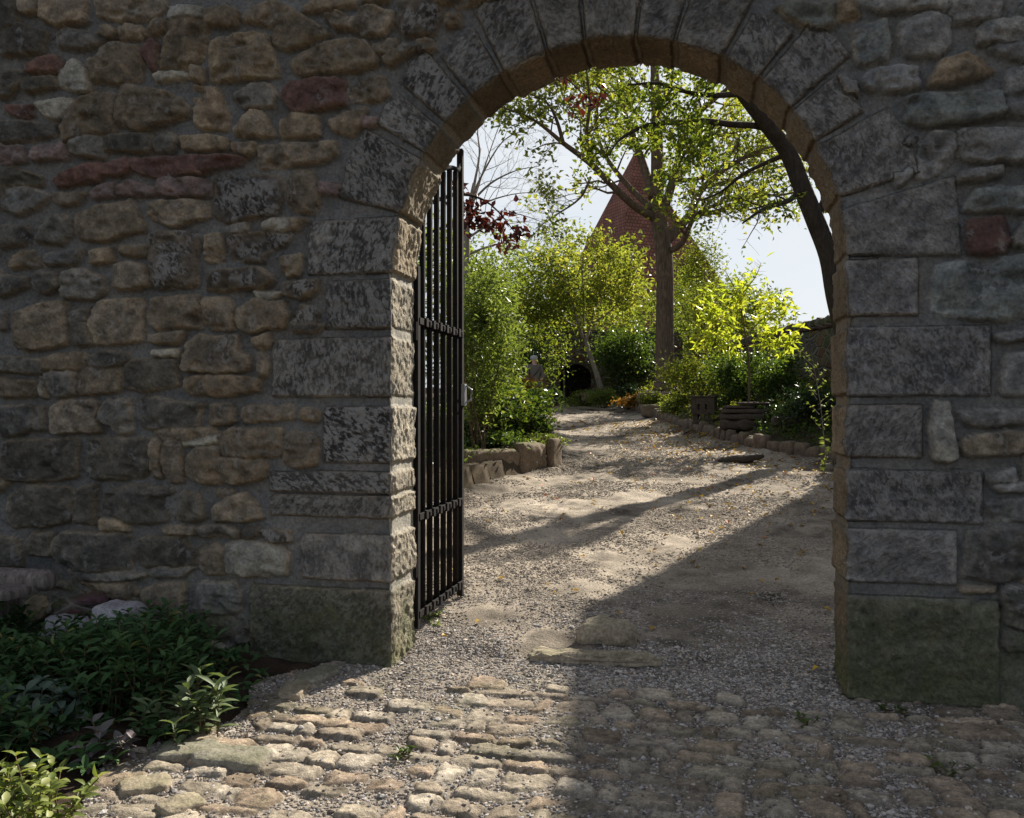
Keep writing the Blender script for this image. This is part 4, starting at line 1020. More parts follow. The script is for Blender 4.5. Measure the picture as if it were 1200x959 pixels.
LM['yg'] = mat_leaf('yellow_green_leaf', YG, None, .6, .42, (1.35, 1.3, .4), .4, True)
LM['lean'] = mat_leaf('leaning_tree_leaf', [(0, (.045, .08, .02)), (.6, (.12, .16, .03)), (1, (.25, .25, .04))], None, .6, .42, (1.4, 1.35, .5), .35, True)
LM['crown'] = mat_leaf('crown_leaf', [(0, (.09, .13, .03)), (.6, (.20, .23, .05)), (1, (.38, .35, .09))], None, .66, .42, (1.35, 1.3, .55), .35, True)
LM['bright'] = mat_leaf('bright_leaf', [(0, (.20, .27, .04)), (.7, (.36, .41, .08)), (1, (.55, .52, .13))], None, .62, .4, (1.4, 1.35, .4), .4, True)
LM['lime'] = mat_leaf('light_green_leaf', [(0, (.07, .11, .03)), (.6, (.15, .20, .055)), (1, (.28, .31, .11))], None, .55, .4, (1.45, 1.4, .6), .4, True)
LM['glossy'] = mat_leaf('glossy_leaf', [(0, (.03, .06, .014)), (.7, (.08, .12, .03)), (1, (.2, .2, .04))], None, .4, .25, (1.5, 1.5, .4), .6, True)
LM['copper'] = mat_leaf('copper_leaf', [(0, (.022, .010, .010)), (.7, (.06, .018, .014)), (1, (.16, .04, .02))], None, .35, .35, (1.5, .75, .55), .4, True)
LM['dark'] = mat_leaf('dark_leaf', [(0, (.012, .025, .010)), (1, (.03, .055, .018))], None, .25, .45, (1.3, 1.3, .6), .3, True)
LM['rust'] = mat_leaf('rusty_leaf', [(0, (.10, .09, .02)), (.5, (.22, .13, .03)), (1, (.30, .12, .03))], None, .5, .5, (1.3, 1.1, .5), .3, True)
LM['litter'] = mat_leaf('litter_leaf', [(0, (.20, .12, .05)), (.45, (.42, .27, .06)), (.85, (.60, .42, .05)), (1, (.45, .10, .04))], None, .15, .6, (1.1, 1.0, .5), .2, True)

def herb(name, label, c, rx, ry, nst, h, Ln, Wd, mat, cat='plant', pairs=5, group=None, kind=None, zf=None, tipspan=.16, lean=.5):
    """bushy herb : leafy shoots with pairs of leaves"""
    P = []; Dd = []; mb = MB()
    for i in range(nst):
        a = RNG.uniform(0, 6.283); q = math.sqrt(RNG.uniform(0, 1)); dx, dy = math.cos(a) * q, math.sin(a) * q
        b = Vector((c[0] + dx * rx * .75, c[1] + dy * ry * .75, c[2])); hh = h * (1 - .45 * q * q) * RNG.uniform(.65, 1.1)
        tip = b + Vector((dx * rx * lean * .6 + RNG.normal(0, .03), dy * ry * lean * .6 + RNG.normal(0, .03), hh))
        mid = b.lerp(tip, .5) + Vector((RNG.normal(0, .02), RNG.normal(0, .02), hh * .06))
        mb.tube([b, mid, tip], [.004, .0035, .002], 4, cap=False)
        ph = RNG.uniform(0, 3.14); ax = (tip - mid).normalized()
        sp_ = min(tipspan, hh)
        for k in range(pairs):
            f = k / max(1, pairs - 1); pp = tip - ax * sp_ * (1 - f); ph += 1.57 + RNG.normal(0, .2)
            for s_ in (0, 3.1416):
                v = Vector((math.cos(ph + s_), math.sin(ph + s_), RNG.uniform(.0, .5) + .9 * f * f))
                P.append(tuple(pp)); Dd.append(tuple(v))
    P = np.array(P); Dd = np.array(Dd); n = len(P)
    root = empty(name, c) if kind is None else None
    if root: P = P - np.array(c); mb.v = [(a - c[0], b - c[1], z - c[2]) for a, b, z in mb.v]
    o = leaves('leaves' if root else name, P, Dd, RNG.uniform(.65, 1.1, n) * Ln, RNG.uniform(.8, 1.1, n) * Wd, mat, root, hi=True, up_bias=1.6, droop=.5)
    if root: mb.build('stems', M['stem'], root); tag(root, label, cat, group)
    else: tag(o, kind=kind)
    return root
# herb bed on the left : rows of separate bushes plus low cover
bl = [(-3.15, -.45, .42, 60, 'broad dark green sage bush against the wall right of the pale rocks', 'sage'), (-3.65, -.55, .36, 55, 'dark green herb bush just in front of the large pale rock', 'sage'),
      (-4.3, -.6, .38, 50, 'dark green herb bush below the wooden bench end', 'sage'), (-3.0, -.95, .44, 70, 'dense dark sage bush in the middle of the bed behind the sunlit sprig', 'sage'),
      (-3.6, -1.2, .42, 70, 'dark green sage bush left of the middle of the herb bed', 'sage'), (-4.1, -1.3, .40, 55, 'dark leafy bush at the left picture edge above the woolly plant', 'sage'),
      (-3.25, -1.75, .34, 50, 'shaded dark sage bush beside the bright variegated plant', 'sage')]
for bx, by, h, ns, lb, mk_ in bl:
    herb('sage_bush', lb, (bx, by, -.02), .42, .36, int(ns * 1.9), h * RNG.uniform(.85, 1.05), .072 * RNG.uniform(.8, 1.15), .029, LM[mk_], 'plant', 6, 'shaded sage bushes in the left bed')
herb('herb_cover', None, (-3.65, -1.1, -.03), 1.35, 1.3, 420, .16, .075, .032, LM['sage'], kind='stuff', pairs=4)
herb('sage_sprig', 'sage sprig with long leaves catching the sun at the edge of the cobbles', (*hit(245, 862)[:2], 0), .16, .10, 9, .30, .10, .036, LM['sage_lit'], 'plant', 6)
herb('sage_sprig', 'spindly sage sprig leaning over the cobbles left of the brighter sprig', (*hit(205, 872)[:2], 0), .14, .12, 7, .22, .085, .030, LM['sage_lit'], 'plant', 5)
herb('purple_sage', 'small purplish grey sage sprig between the dark bushes and the cobbles', (*hit(120, 892)[:2], 0), .12, .09, 6, .16, .075, .034, LM['purple'], 'plant', 4)
herb('woolly_herb', 'grey green woolly plant in the shade at the left edge', (*hit(45, 868)[:2], 0), .22, .2, 22, .26, .08, .04, LM['woolly'], 'plant', 5)
herb('variegated_sage', 'bright yellow green variegated herb in the bottom left corner', (*hit(30, 985)[:2], 0),   .21, .18, 34, .29, .055, .027, LM['varieg'], 'plant', 6)
herb('groundcover_weed', 'small green weed growing at the foot of the open gate', (*hit(508, 722)[:2], .02), .12, .12, 12, .07, .05, .03, LM['lime'], 'plant', 3)
wr = random.Random(5)
for i, (px, py, lb) in enumerate([(1050, 835, 'tiny green weed between the cobbles below the right wall'), (945, 850, 'tiny weed between cobbles near the right jamb'), (1110, 905, 'tiny weed in the cobbles at the lower right'), (470, 888, 'tiny bright green weed among the sunlit cobbles')]):
    herb('cobble_weed', lb, (*hit(px, py)[:2], 0), .05, .04, 7, .035, .03, .016, LM['green'], 'plant', 2)
# mossy bed edge stones (cobbles lying at the rim)
for i, (px, py, dm, lb) in enumerate([(272, 893, (.34, .2, .07), 'green mossy flat stone at the edge of the herb bed'), (220, 885, (.26, .17, .06), 'pale rough stone bordering the herb bed beside the mossy one'), (170, 925, (.2, .15, .05), 'tan stone edging the herb bed near the bottom left'),
                                  (212, 948, (.17, .13, .05), 'small brown stone at the bottom edge of the bed border'), (372, 795, (.3, .16, .06), 'pale flat stone in the shade at the foot of the left jamb'), (345, 812, (.26, .14, .06), 'small tan flat stone between the herb bed and the left jamb')]):
    h_ = hit(px, py); rock('border_stone', (h_[0], h_[1], .010), dm, R(20 * i), 80 + i, M['slab'] if i not in (2, 3, 5) else M['rock_tan'], lb, 'border stone', rnd=.14, amp=.10, cuts=8)

# fallen leaves
n = 1500
y = .3 + 17 * RNG.uniform(0, 1, n) ** 1.1; u_ = RNG.beta(2.2, 1.0, n); x = xl(y) + (xr(y) - xl(y)) * u_
k = RNG.uniform(0, 1, n) < sst(0, 7, y) * .9 + .06
x, y = x[k], y[k]; n = len(x); d_ = RNG.normal(0, 1, (n, 3)); d_[:, 2] *= .15
sc_ = RNG.uniform(.028, .05, n) * (1 + .04 * y)
leaves('fallen_leaves', np.stack([x, y, pathz(x, y) + .018], 1), d_, sc_ * 1.2, sc_, LM['litter'], None, up_bias=4, extra=RNG.uniform(0, 1, n)); tag(bpy.data.objects['fallen_leaves'], kind='stuff')

# ---------------------------------------------------------------- shrubs and trees
def shrub(name, label, c, size, n, Ln, Wd, mat, cat='shrub', stems=10, clumps=26, spread=.16, group=None, z0=.15, updir=.2, stemmat=None, bottom=.0):
    """c: base centre ; size: half widths and height"""
    c = np.array(c, float); e = empty(name, tuple(c)); tag(e, label, cat, group)
    q = RNG.normal(0, 1, (clumps, 3)); q /= np.linalg.norm(q, axis=1, keepdims=True); q *= RNG.uniform(.35, 1.0, (clumps, 1))
    K = np.stack([q[:, 0] * size[0], q[:, 1] * size[1], size[2] * (.5 + .5 * q[:, 2] * (1 - bottom)) + z0], 1)
    w = RNG.integers(0, clumps, n); sg = np.array(size) * np.array((1, 1, .5)) * spread * 1.6
    P = K[w] + RNG.normal(0, 1, (n, 3)) * sg * RNG.uniform(.5, 1.3, (clumps, 1))[w]
    P = P[P[:, 2] > .02]; n = len(P)
    tone = np.clip(RNG.uniform(0, 1, clumps)[w][:n] * .5 + RNG.uniform(0, 1, n) * .5, 0, 1)
    leaves('foliage', P, rdir(n, updir), RNG.uniform(.6, 1.2, n) * Ln, RNG.uniform(.7, 1.1, n) * Wd, mat, e, extra=tone)
    mb = MB()
    for i in range(stems):
        k = K[RNG.integers(0, clumps)]; b = Vector((RNG.normal(0, .12) * size[0], RNG.normal(0, .12) * size[1], 0))
        m_ = b.lerp(Vector(k), .5) + Vector((RNG.normal(0, .08), RNG.normal(0, .08), .1))
        mb.tube([b, m_, Vector(k)], [.016, .011, .004], 5, cap=False)
    mb.build('stems', stemmat or M['stem'], e, smooth=True); return e
def base(px, py, t, rise=None):
    p = at(px, py, t); return (p[0], p[1], gzf(p[0], p[1]) - .03)
def wob(A, B, n, amp):
    A = Vector(A); B = Vector(B); L_ = (B - A).length; out = []
    o1 = Vector([RNG.normal(0, 1) for _ in range(3)]) * amp * L_
    for i in range(n + 1):
        f = i / n; out.append(A.lerp(B, f) + o1 * math.sin(math.pi * f) + Vector([RNG.normal(0, 1) for _ in range(3)]) * amp * L_ * .25 * (0 < f < 1))
    return out
def twigs(mb, poly, rad, levels, ln, cnt, anchors, start=.25, up=.25, minr=.004, spread=1.0, follow=.55):
    """grow side branches off a polyline; last level gives leaf anchors"""
    n = len(poly)
    for i in range(cnt):
        f = start + (1 - start) * (i + RNG.uniform(0, 1)) / cnt; g = f * (n - 1); k = min(int(g), n - 2); p = poly[k].lerp(poly[k + 1], g - k)
        d0 = (poly[k + 1] - poly[k]).normalized(); d = Vector([RNG.normal(0, 1) for _ in range(3)]) * spread; d = d - d0 * d.dot(d0); d.normalize()
        d = (d + d0 * follow + Vector((0, 0, up))).normalized(); l = ln * RNG.uniform(.6, 1.25) * (1.1 - .5 * f)
        r = max(minr, rad[k] * .42); q = wob(p, p + d * l, 4, .07); rr = [r * (1 - .75 * j / 4) for j in range(5)]
        mb.tube(q, rr, 5 if levels > 1 else 3, cap=False)
        if levels > 1: twigs(mb, q, rr, levels - 1, ln * .5, max(3, int(cnt * .65)), anchors, .2, up, minr * .6, spread, follow)
        if levels <= 2:
            for j in range(1, 5): anchors.append(tuple(q[j]))
TAN = math.tan(math.radians(33))
def open_light(A, q=.05):
    """keep the sprays that leave the gate passage sunny, as the crown does"""
    z = A[:, 2] - .25; s = z / TAN; gx = A[:, 0] - .376 * s; gy = A[:, 1] - .927 * s
    s2 = (A[:, 0] - XL) / .376; ry = A[:, 1] - .927 * s2; rz = A[:, 2] - s2 * TAN
    bad = ((gy > -3.5) & (gy < 7.5) & (gx > -3.2) & (gx < 2.2)) | ((ry > -.3) & (ry < 1.8) & (rz > 0) & (rz < 3.0))
    ds = np.full(len(A), 9.0)
    for (x0, y0), (x1, y1) in (((2.3, 9.8), (-.2, 5.0)), ((-.2, 5.0), (-2.4, 2.6))):
        ex, ey = x1 - x0, y1 - y0; t = np.clip(((gx - x0) * ex + (gy - y0) * ey) / (ex * ex + ey * ey), 0, 1); ds = np.minimum(ds, np.hypot(gx - x0 - t * ex, gy - y0 - t * ey))
    bad &= ~((ds < .34) & (gy > 2.2))
    return ~bad | (RNG.uniform(0, 1, len(A)) < q)
KEEP = [1.0]
def tree(name, label, cat, limbs, barkm, leafm, Ln, Wd, nleaf, lv=2, tl=1.3, cnt=7, spread=.16, extra_anchor=None, up=.25, filt=None, nside=9, minr=.006, follow=.55, group=None, hang=-.2, trunk_n=1, far=False, start=.25, crown_label=None):
    """limbs: list of (points, radii) ; the first trunk_n are the trunk"""
    o0 = Vector(limbs[0][0][0]); e = empty(name, tuple(o0)); tag(e, label, cat, group)
    mt = MB(); ml = MB(); anc = []
    for i, (pts, rad) in enumerate(limbs):
        pts = [Vector(p) for p in pts]
        # smooth the polyline
        P_ = []; R_ = []
        for k in range(len(pts) - 1):
            a = pts[max(k - 1, 0)]; b = pts[k]; c = pts[k + 1]; d = pts[min(k + 2, len(pts) - 1)]
            for s_ in range(4):
                f = s_ / 4; f2 = f * f; f3 = f2 * f
                P_.append(.5 * ((2 * b) + (c - a) * f + (2 * a - 5 * b + 4 * c - d) * f2 + (3 * b - a - 3 * c + d) * f3)); R_.append(rad[k] * (1 - f) + rad[k + 1] * f)
        P_.append(pts[-1]); R_.append(rad[-1])
        (mt if i < trunk_n else ml).tube(P_, R_, nside if i >= trunk_n else 14)
        if i >= trunk_n: twigs(ml, P_, R_, lv, tl, cnt, anc, start, up, minr, 1, follow)
    if filt: anc = [a for a in anc if filt(a)]
    A = np.array(anc)
    if len(A): n0 = len(A); A = A[open_light(A)]; nleaf = int(nleaf * len(A) / n0)
    w = RNG.integers(0, len(A), nleaf)
    P = A[w] + RNG.normal(0, spread, (nleaf, 3)); o = np.array(o0)
    for mb_, nm in ((mt, 'trunk'), (ml, 'limbs')):
        if not mb_.v: continue
        mb_.v = [(a - o[0], b - o[1], c - o[2]) for a, b, c in mb_.v]; mb_.build(nm, barkm, e, smooth=True)
    if nleaf:
        tone = np.clip(RNG.uniform(0, 1, len(A))[w] * .6 + RNG.uniform(0, 1, nleaf) * .4, 0, 1)
        leaves('crown', P - o, rdir(nleaf, hang), RNG.uniform(.55, 1.2, nleaf) * Ln, RNG.uniform(.7, 1.15, nleaf) * Wd, leafm, e, extra=tone)
    return e
def line(ps, t0, t1=None):
    t1 = t0 if t1 is None else t1; n = len(ps); return [at(a, b, t0 + (t1 - t0) * i / max(1, n - 1)) for i, (a, b) in enumerate(ps)]
TB = 25.0
bt = at(779, 452, TB)
def z1(p): return (p[0] / 2.5 + 520, p[1] / 2.5 + 60)
def zl(*v): return [z1((v[i], v[i + 1])) for i in range(0, len(v), 2)]
cl_ = [([at(779, 458, TB), at(779, 440, TB), at(779, 380, TB), at(779, 310, TB), at(773, 262, TB), at(769, 246, TB)], [.38, .29, .262, .25, .24, .235]),
       (line(zl(620, 490, 560, 455, 500, 400, 430, 330, 350, 270, 290, 220, 240, 190, 170, 165), TB, TB - 2.5), [.14, .115, .10, .085, .065, .045, .03, .015]),
       (line(zl(430, 330, 418, 250, 428, 150, 415, 40), TB - 1, TB - 1.6), [.07, .055, .04, .02]),
       (line(zl(350, 270, 330, 200, 300, 150, 235, 118), TB - 1.5, TB - 2.4), [.06, .045, .03, .015]),
       (line(zl(625, 475, 625, 350, 624, 200, 618, 60, 610, -120, 600, -250), TB, TB + .8), [.2, .19, .17, .13, .08, .04]),
       (line(zl(612, 430, 590, 350, 560, 260, 530, 180, 515, 50, 500, -100), TB, TB + 1.6), [.14, .12, .10, .08, .05, .03]),
       (line(zl(640, 480, 680, 350, 700, 260, 750, 180, 830, 110, 900, 30), TB, TB - 2.0), [.15, .11, .095, .075, .05, .02]),
       (line(zl(648, 560, 720, 480, 760, 400, 850, 330, 930, 290, 1010, 270), TB, TB + 1.5), [.17, .12, .09, .07, .045, .02]),
       (line(zl(655, 590, 700, 560, 740, 480, 830, 440, 900, 430), TB, TB - 2), [.1, .085, .06, .04, .02]),
       (line(zl(615, 465, 545, 400, 470, 300, 445, 200, 470, 80), TB, TB + 2), [.10, .085, .06, .045, .02]),
       (line(zl(430, 370, 400, 430, 330, 480, 270, 520), TB - 1, TB - 2.2), [.04, .03, .02, .01]),
       (line(zl(625, 350, 700, 380, 800, 350, 870, 260), TB, TB + 2), [.09, .07, .05, .02]),
       (line(zl(530, 180, 470, 120, 400, 60), TB + 1, TB + 2), [.05, .04, .02]),
       (line(zl(720, 480, 800, 470, 900, 430, 1000, 420, 1080, 400), TB + 1, TB + 4), [.09, .075, .055, .04, .02]),
       (line(zl(760, 400, 840, 380, 930, 350, 1040, 330), TB + 1, TB + 4), [.07, .055, .04, .02]),
       (line(zl(700, 260, 800, 250, 900, 220, 980, 190), TB, TB + 4), [.07, .055, .04, .02])]
def pj(a):
    Y_ = a[1] + D0; f = -SN * a[0] + CS * Y_; r = CS * a[0] + SN * Y_; return 600 + r / f * 1000, HZ - (a[2] - EYE) / f * 1000
def cfl(a):
    px, py = pj(a)
    return not (695 < px < 765 and 175 < py < 300 and random.random() < .7) and not (560 < px < 700 and 200 < py < 300 and random.random() < .55)
tree('broadleaf_tree', 'big broadleaf tree with a straight brown trunk forking high in the middle of the arch', 'tree', cl_, M['bark'], LM['crown'], .19, .105, 8800, lv=2, tl=1.6, cnt=11, spread=.11, minr=.010, filt=cfl)
# leaning tree at the right
TR = 16.3
tr = at(1004, 479, 16.3); tr = (tr[0], tr[1], gzf(tr[0], tr[1]) - .2)
lt = [([tr, at(992, 400, TR), at(979, 345, TR), at(971, 300, TR), at(956, 260, TR), at(940, 220, TR), at(924, 180, TR), at(900, 148, TR - .2), at(870, 110, TR - .5), at(835, 60, TR - .8)], [.22, .195, .185, .18, .175, .17, .16, .145, .12, .09]),
      (line([(903, 151), (880, 147), (856, 146), (824, 142), (792, 144), (768, 145), (744, 153), (724, 166), (714, 182)], TR, TR - 1.6), [.075, .062, .06, .055, .05, .04, .032, .022, .012]),
      (line([(940, 220), (925, 235), (895, 245), (870, 262)], TR, TR - .8), [.07, .05, .035, .015]),
      (line([(956, 260), (968, 230), (985, 190), (1000, 150)], TR, TR + .8), [.09, .07, .05, .03]),
      (line([(924, 180), (900, 190), (870, 205), (845, 225), (820, 235)], TR, TR + 1.2), [.06, .045, .035, .025, .012]),
      (line([(870, 110), (835, 112), (805, 108), (770, 98), (735, 100)], TR - .5, TR - 1.6), [.06, .05, .04, .03, .015]),
      (line([(824, 142), (805, 175), (795, 195)], TR - .8, TR - 1.4), [.03, .02, .01]),
      (line([(900, 148), (915, 120), (930, 80), (940, 30)], TR, TR + .5), [.07, .06, .05, .03])]
def nof(a): return True
tree('leaning_tree', 'dark trunked tree leaning in from the right above the garden wall', 'tree', lt, M['bark_dark'], LM['lean'], .12, .065, 6200, lv=2, tl=.95, cnt=8, spread=.08, minr=.006)
# small leaning pale tree before the doorway
TS = 28.0
sm = [([at(704, 456, TS), at(698, 435, TS), at(690, 412, TS), at(686, 400, TS)], [.10, .085, .075, .07]),
      (line([(686, 402), (679, 385), (672, 360), (660, 325), (650, 300)], TS, TS - .7), [.055, .045, .035, .025, .01]),
      (line([(686, 402), (692, 380), (700, 350), (712, 318), (720, 290)], TS, TS + .5), [.055, .045, .035, .025, .01]),
      (line([(679, 385), (655, 372), (635, 360), (622, 350)], TS, TS - 1), [.035, .03, .02, .01]),
      (line([(692, 380), (715, 365), (735, 340), (748, 315)], TS, TS - .6), [.035, .03, .02, .01]),
      (line([(684, 380), (684, 350), (682, 310), (690, 275)], TS, TS + 1), [.035, .03, .02, .01])]
tree('small_tree', 'small tree with a pale leaning trunk and yellow green crown in front of the doorway', 'tree', sm, M['bark_pale'], LM['crown'], .16, .09, 5200, lv=2, tl=1.0, cnt=9, spread=.19, up=.1)
# yellow sapling at the right
TY = 17.2
yb = base(878, 478, TY); 
sp_l = [([yb, at(878, 440, TY), at(876, 410, TY), at(872, 385, TY)], [.028, .024, .02, .018]),
        (line([(872, 385), (866, 350), (850, 318)], TY, TY), [.016, .012, .006]), (line([(874, 395), (895, 372), (920, 352)], TY, TY - .3), [.012, .01, .005]),
        (line([(876, 405), (900, 402), (928, 398)], TY, TY - .4), [.012, .009, .004]), (line([(874, 395), (845, 375), (826, 356)], TY, TY + .4), [.012, .01, .005]),
        (line([(876, 410), (850, 402), (820, 395)], TY, TY - .5), [.011, .009, .004]), (line([(866, 350), (885, 325), (892, 308)], TY, TY), [.01, .008, .004]), (line([(866, 350), (830, 330), (826, 318)], TY, TY + .3), [.01, .008, .004])]
tree('yellow_sapling', 'slender sapling with glowing yellow green pinnate leaves right of the big trunk', 'tree', sp_l, M['stem'], LM['bright'], .20, .072, 1150, lv=1, tl=.36, cnt=9, spread=.085, minr=.004, nside=5, up=-.1, hang=-.35)
# copper leaved tree hidden behind the left jamb, branches reaching in
TC = 8.6
cb = at(455, 560, TC); cb = (cb[0], cb[1], gzf(cb[0], cb[1]))
cp = [([cb, at(452, 400, TC), at(462, 250, TC), at(470, 100, TC), at(480, 0, TC)], [.11, .10, .085, .06, .04]),
      (line([(462, 260), (500, 240), (540, 228), (575, 240), (606, 276)], TC, TC - .2), [.035, .025, .017, .010, .004]),
      (line([(470, 120), (540, 60), (600, 62), (650, 82), (690, 116)], TC, TC + .3), [.035, .03, .02, .012, .004]),
      (line([(462, 300), (510, 270), (550, 262), (590, 268)], TC, TC), [.02, .015, .01, .003]),
      (line([(600, 62), (660, 60), (720, 62), (762, 76)], TC, TC + .2), [.015, .012, .008, .003])]
def cfil(a):
    dx, dy, dz = a[0], a[1] + D0, a[2] - EYE; f = -SN * dx + CS * dy; r = CS * dx + SN * dy; px = 600 + r / f * 1000; py = HZ - dz / f * 1000
    return px > 535 and not (610 < px < 640 and py < 150) and not (py > 135 and px < 560 and py < 205)
tree('copper_leaved_tree', 'tree with drooping dark red leaves reaching in behind the open gate', 'tree', cp, M['bark_dark'], LM['copper'], .105, .055, 400, lv=1, tl=.24, cnt=8, spread=.05, minr=.002, nside=5, up=-.2, filt=cfil, hang=-.9, start=.4)
# bare twiggy tree
TBf = 30
bb = at(540, 420, TBf); bb = (bb[0], bb[1], 1.9)
bare = [([bb, at(545, 330, TBf), at(548, 260, TBf), at(556, 215, TBf)], [.2, .15, .1, .07])] + [
    (line(l, TBf, TBf + d), [.05, .035, .02, .008]) for l, d in [([(548, 260), (560, 220), (575, 175), (592, 128)], 1), ([(550, 240), (575, 215), (605, 200), (632, 195)], -1), ([(547, 280), (575, 262), (600, 250), (640, 262)], 0),
    ([(556, 215), (562, 180), (560, 150), (572, 120)], 1), ([(546, 300), (570, 290), (600, 285), (628, 300)], 1.5), ([(552, 235), (565, 205), (590, 165), (622, 150)], -1), ([(548, 262), (565, 240), (600, 228), (636, 225)], 2)]]
tree('bare_tree', 'leafless pale twiggy tree against the sky left of the big tree', 'tree', bare, M['bark_pale'], LM['yg'], .1, .06, 0, lv=3, tl=1.9, cnt=7, minr=.008, up=.15, follow=.9)

# left bed shrubs
shrub('tall_shrub', 'tall light green leafy shrub rising behind the open gate in the left bed', base(560, 520, 12.6), (.62, .7, 2.8), 6800, .10, .04, LM['lime'], stems=14, clumps=60, spread=.10)
shrub('tall_shrub', 'fine leaved pale green shrub right of the tallest one in the left bed', base(583, 500, 15.2), (.46, .8, 2.3), 4800, .11, .045, LM['lime'], stems=14, clumps=50, spread=.11)
shrub('glossy_shrub', 'low glossy leaved bush spilling over the kerb of the left bed', base(576, 520, 13.8), (.72, .6, .95), 4200, .10, .055, LM['glossy'], stems=18, clumps=34, spread=.15, z0=.0)
shrub('glossy_shrub', 'glossy leaved bush at the sunny corner of the left bed', base(617, 512, 14.6), (.55, .7, .85), 3200, .10, .055, LM['glossy'], stems=14, clumps=26, spread=.15, z0=.0)
shrub('bushy_herb', 'rust tinged feathery plant in front of the walking person', base(616, 480, 16.2), (.42, .5, .85), 1500, .10, .022, LM['rust'], stems=40, clumps=22, spread=.14, updir=.8)
shrub('low_herb', 'small yellow green herb growing on the kerb corner of the left bed', base(632, 522, 13.6), (.32, .25, .22), 900, .06, .035, LM['varieg'], stems=4, clumps=10, z0=0)
shrub('flower_bed_cover', 'low leafy plants along the mossy kerb in the left bed', base(575, 524, 13.0), (.5, .4, .25), 1300, .07, .04, LM['green'], stems=4, clumps=16, z0=0)
shrub('hedge_tree', 'loose green shrub tree over the path behind the person', base(606, 470, 28), (1.9, 1.5, 4.2), 6000, .13, .065, LM['lean'], stems=12, clumps=60, spread=.11, z0=.9)
shrub('dark_shrub', 'dark green shrub left of the walking person in the shade', base(604, 470, 27), (1.0, .8, 2.6), 5000, .12, .07, LM['dark'], stems=8, clumps=30)
# around the doorway
shrub('green_bush', 'rounded green bush between the doorway and the big trunk', base(732, 455, 29.0), (1.15, 1.0, 2.3), 6500, .12, .07, LM['green'], stems=8, clumps=36)
shrub('clipped_bush', 'small dark round bush near the foot of the big trunk', base(738, 470, 26.6), (.34, .34, .62), 2200, .07, .045, LM['dark'], stems=4, clumps=14, z0=0)
shrub('low_bush', 'low rounded green bush beside the dark doorway', base(682, 470, 28.2), (.55, .45, .5), 2400, .09, .04, LM['lime'], stems=4, clumps=16, z0=0)
shrub('grassy_plant', 'pale grassy plant right of the low bush by the doorway', base(708, 468, 27.2), (.55, .4, .65), 1600, .16, .025, LM['lime'], stems=10, clumps=16, z0=0, updir=1)
shrub('autumn_perennial', 'yellowing perennial at the path edge left of the big trunk', base(752, 470, 24.9), (.6, .35, .4), 1300, .12, .06, LM['rust'], stems=8, clumps=14, z0=0, updir=.6)
shrub('autumn_perennial', 'yellow leaved perennial below the big trunk', base(792, 470, 21.4), (.5, .35, .45), 1100, .12, .06, LM['varieg'], stems=8, clumps=12, z0=0, updir=.5)
shrub('autumn_perennial', 'pale leafy perennial in front of the big trunk beside the edging', base(768, 476, 23.4), (.4, .3, .4), 900, .12, .05, LM['yg'], stems=8, clumps=12, z0=0, updir=.6)
# right bed
shrub('leafy_bush', 'leafy green bush behind the slotted block', base(825, 470, 21), (.95, .8, 1.35), 5200, .10, .055, LM['yg'], stems=14, clumps=34, z0=.0)
shrub('leafy_bush', 'darker green bush behind the stack of slabs', base(858, 472, 19.2), (.7, .6, 1.2), 3600, .10, .055, LM['green'], stems=14, clumps=26, z0=.0)
shrub('upright_shrub', 'thin stemmed yellow green shrub right of the big trunk', base(822, 455, 28), (.9, .8, 3.6), 3600, .12, .06, LM['yg'], stems=20, clumps=40, z0=.8)
shrub('leafy_bush', 'green bush against the garden wall behind the sapling', base(905, 470, 18.0), (.65, .5, 1.15), 2800, .09, .05, LM['green'], stems=10, clumps=22, z0=0)
shrub('sedum_plant', 'dull green sedum clump in front of the garden wall', base(945, 480, 15.2), (.55, .4, .75), 2400, .08, .045, LM['dark'], stems=14, clumps=18, z0=0, updir=.6)
shrub('small_flower', 'small bright yellow green plant beside the stack of slabs', base(868, 486, 17.4), (.28, .2, .34), 420, .11, .05, LM['bright'], stems=5, clumps=8, z0=.1, updir=.5)
shrub('tall_shrub', 'unseen shrub added close behind the right jamb to shade the path', (2.62, 9.3, gzf(2.62, 9.3)), (.4, .4, 1.2), 3000, .08, .045, LM['green'], stems=8, clumps=30, spread=.1)  # hidden by the jamb; added to extend the shadow over the path
# ivy cover
n = 7000
x = RNG.uniform(1.0, 3.4, n); y = RNG.uniform(7.6, 13.5, n); k = (x - xr(y) > .25) & (RNG.uniform(-.4, .4, n) < fbm(x, y, 1.7, 3, 120) + .16); x, y = x[k], y[k]; n = len(x)
leaves('ivy_cover', np.stack([x, y, gz(x, y) + RNG.uniform(.02, .22, n)], 1), rdir(n, 0), RNG.uniform(.05, .10, n), RNG.uniform(.04, .08, n), LM['green'], None, up_bias=1.5); tag(bpy.data.objects['ivy_cover'], kind='stuff')
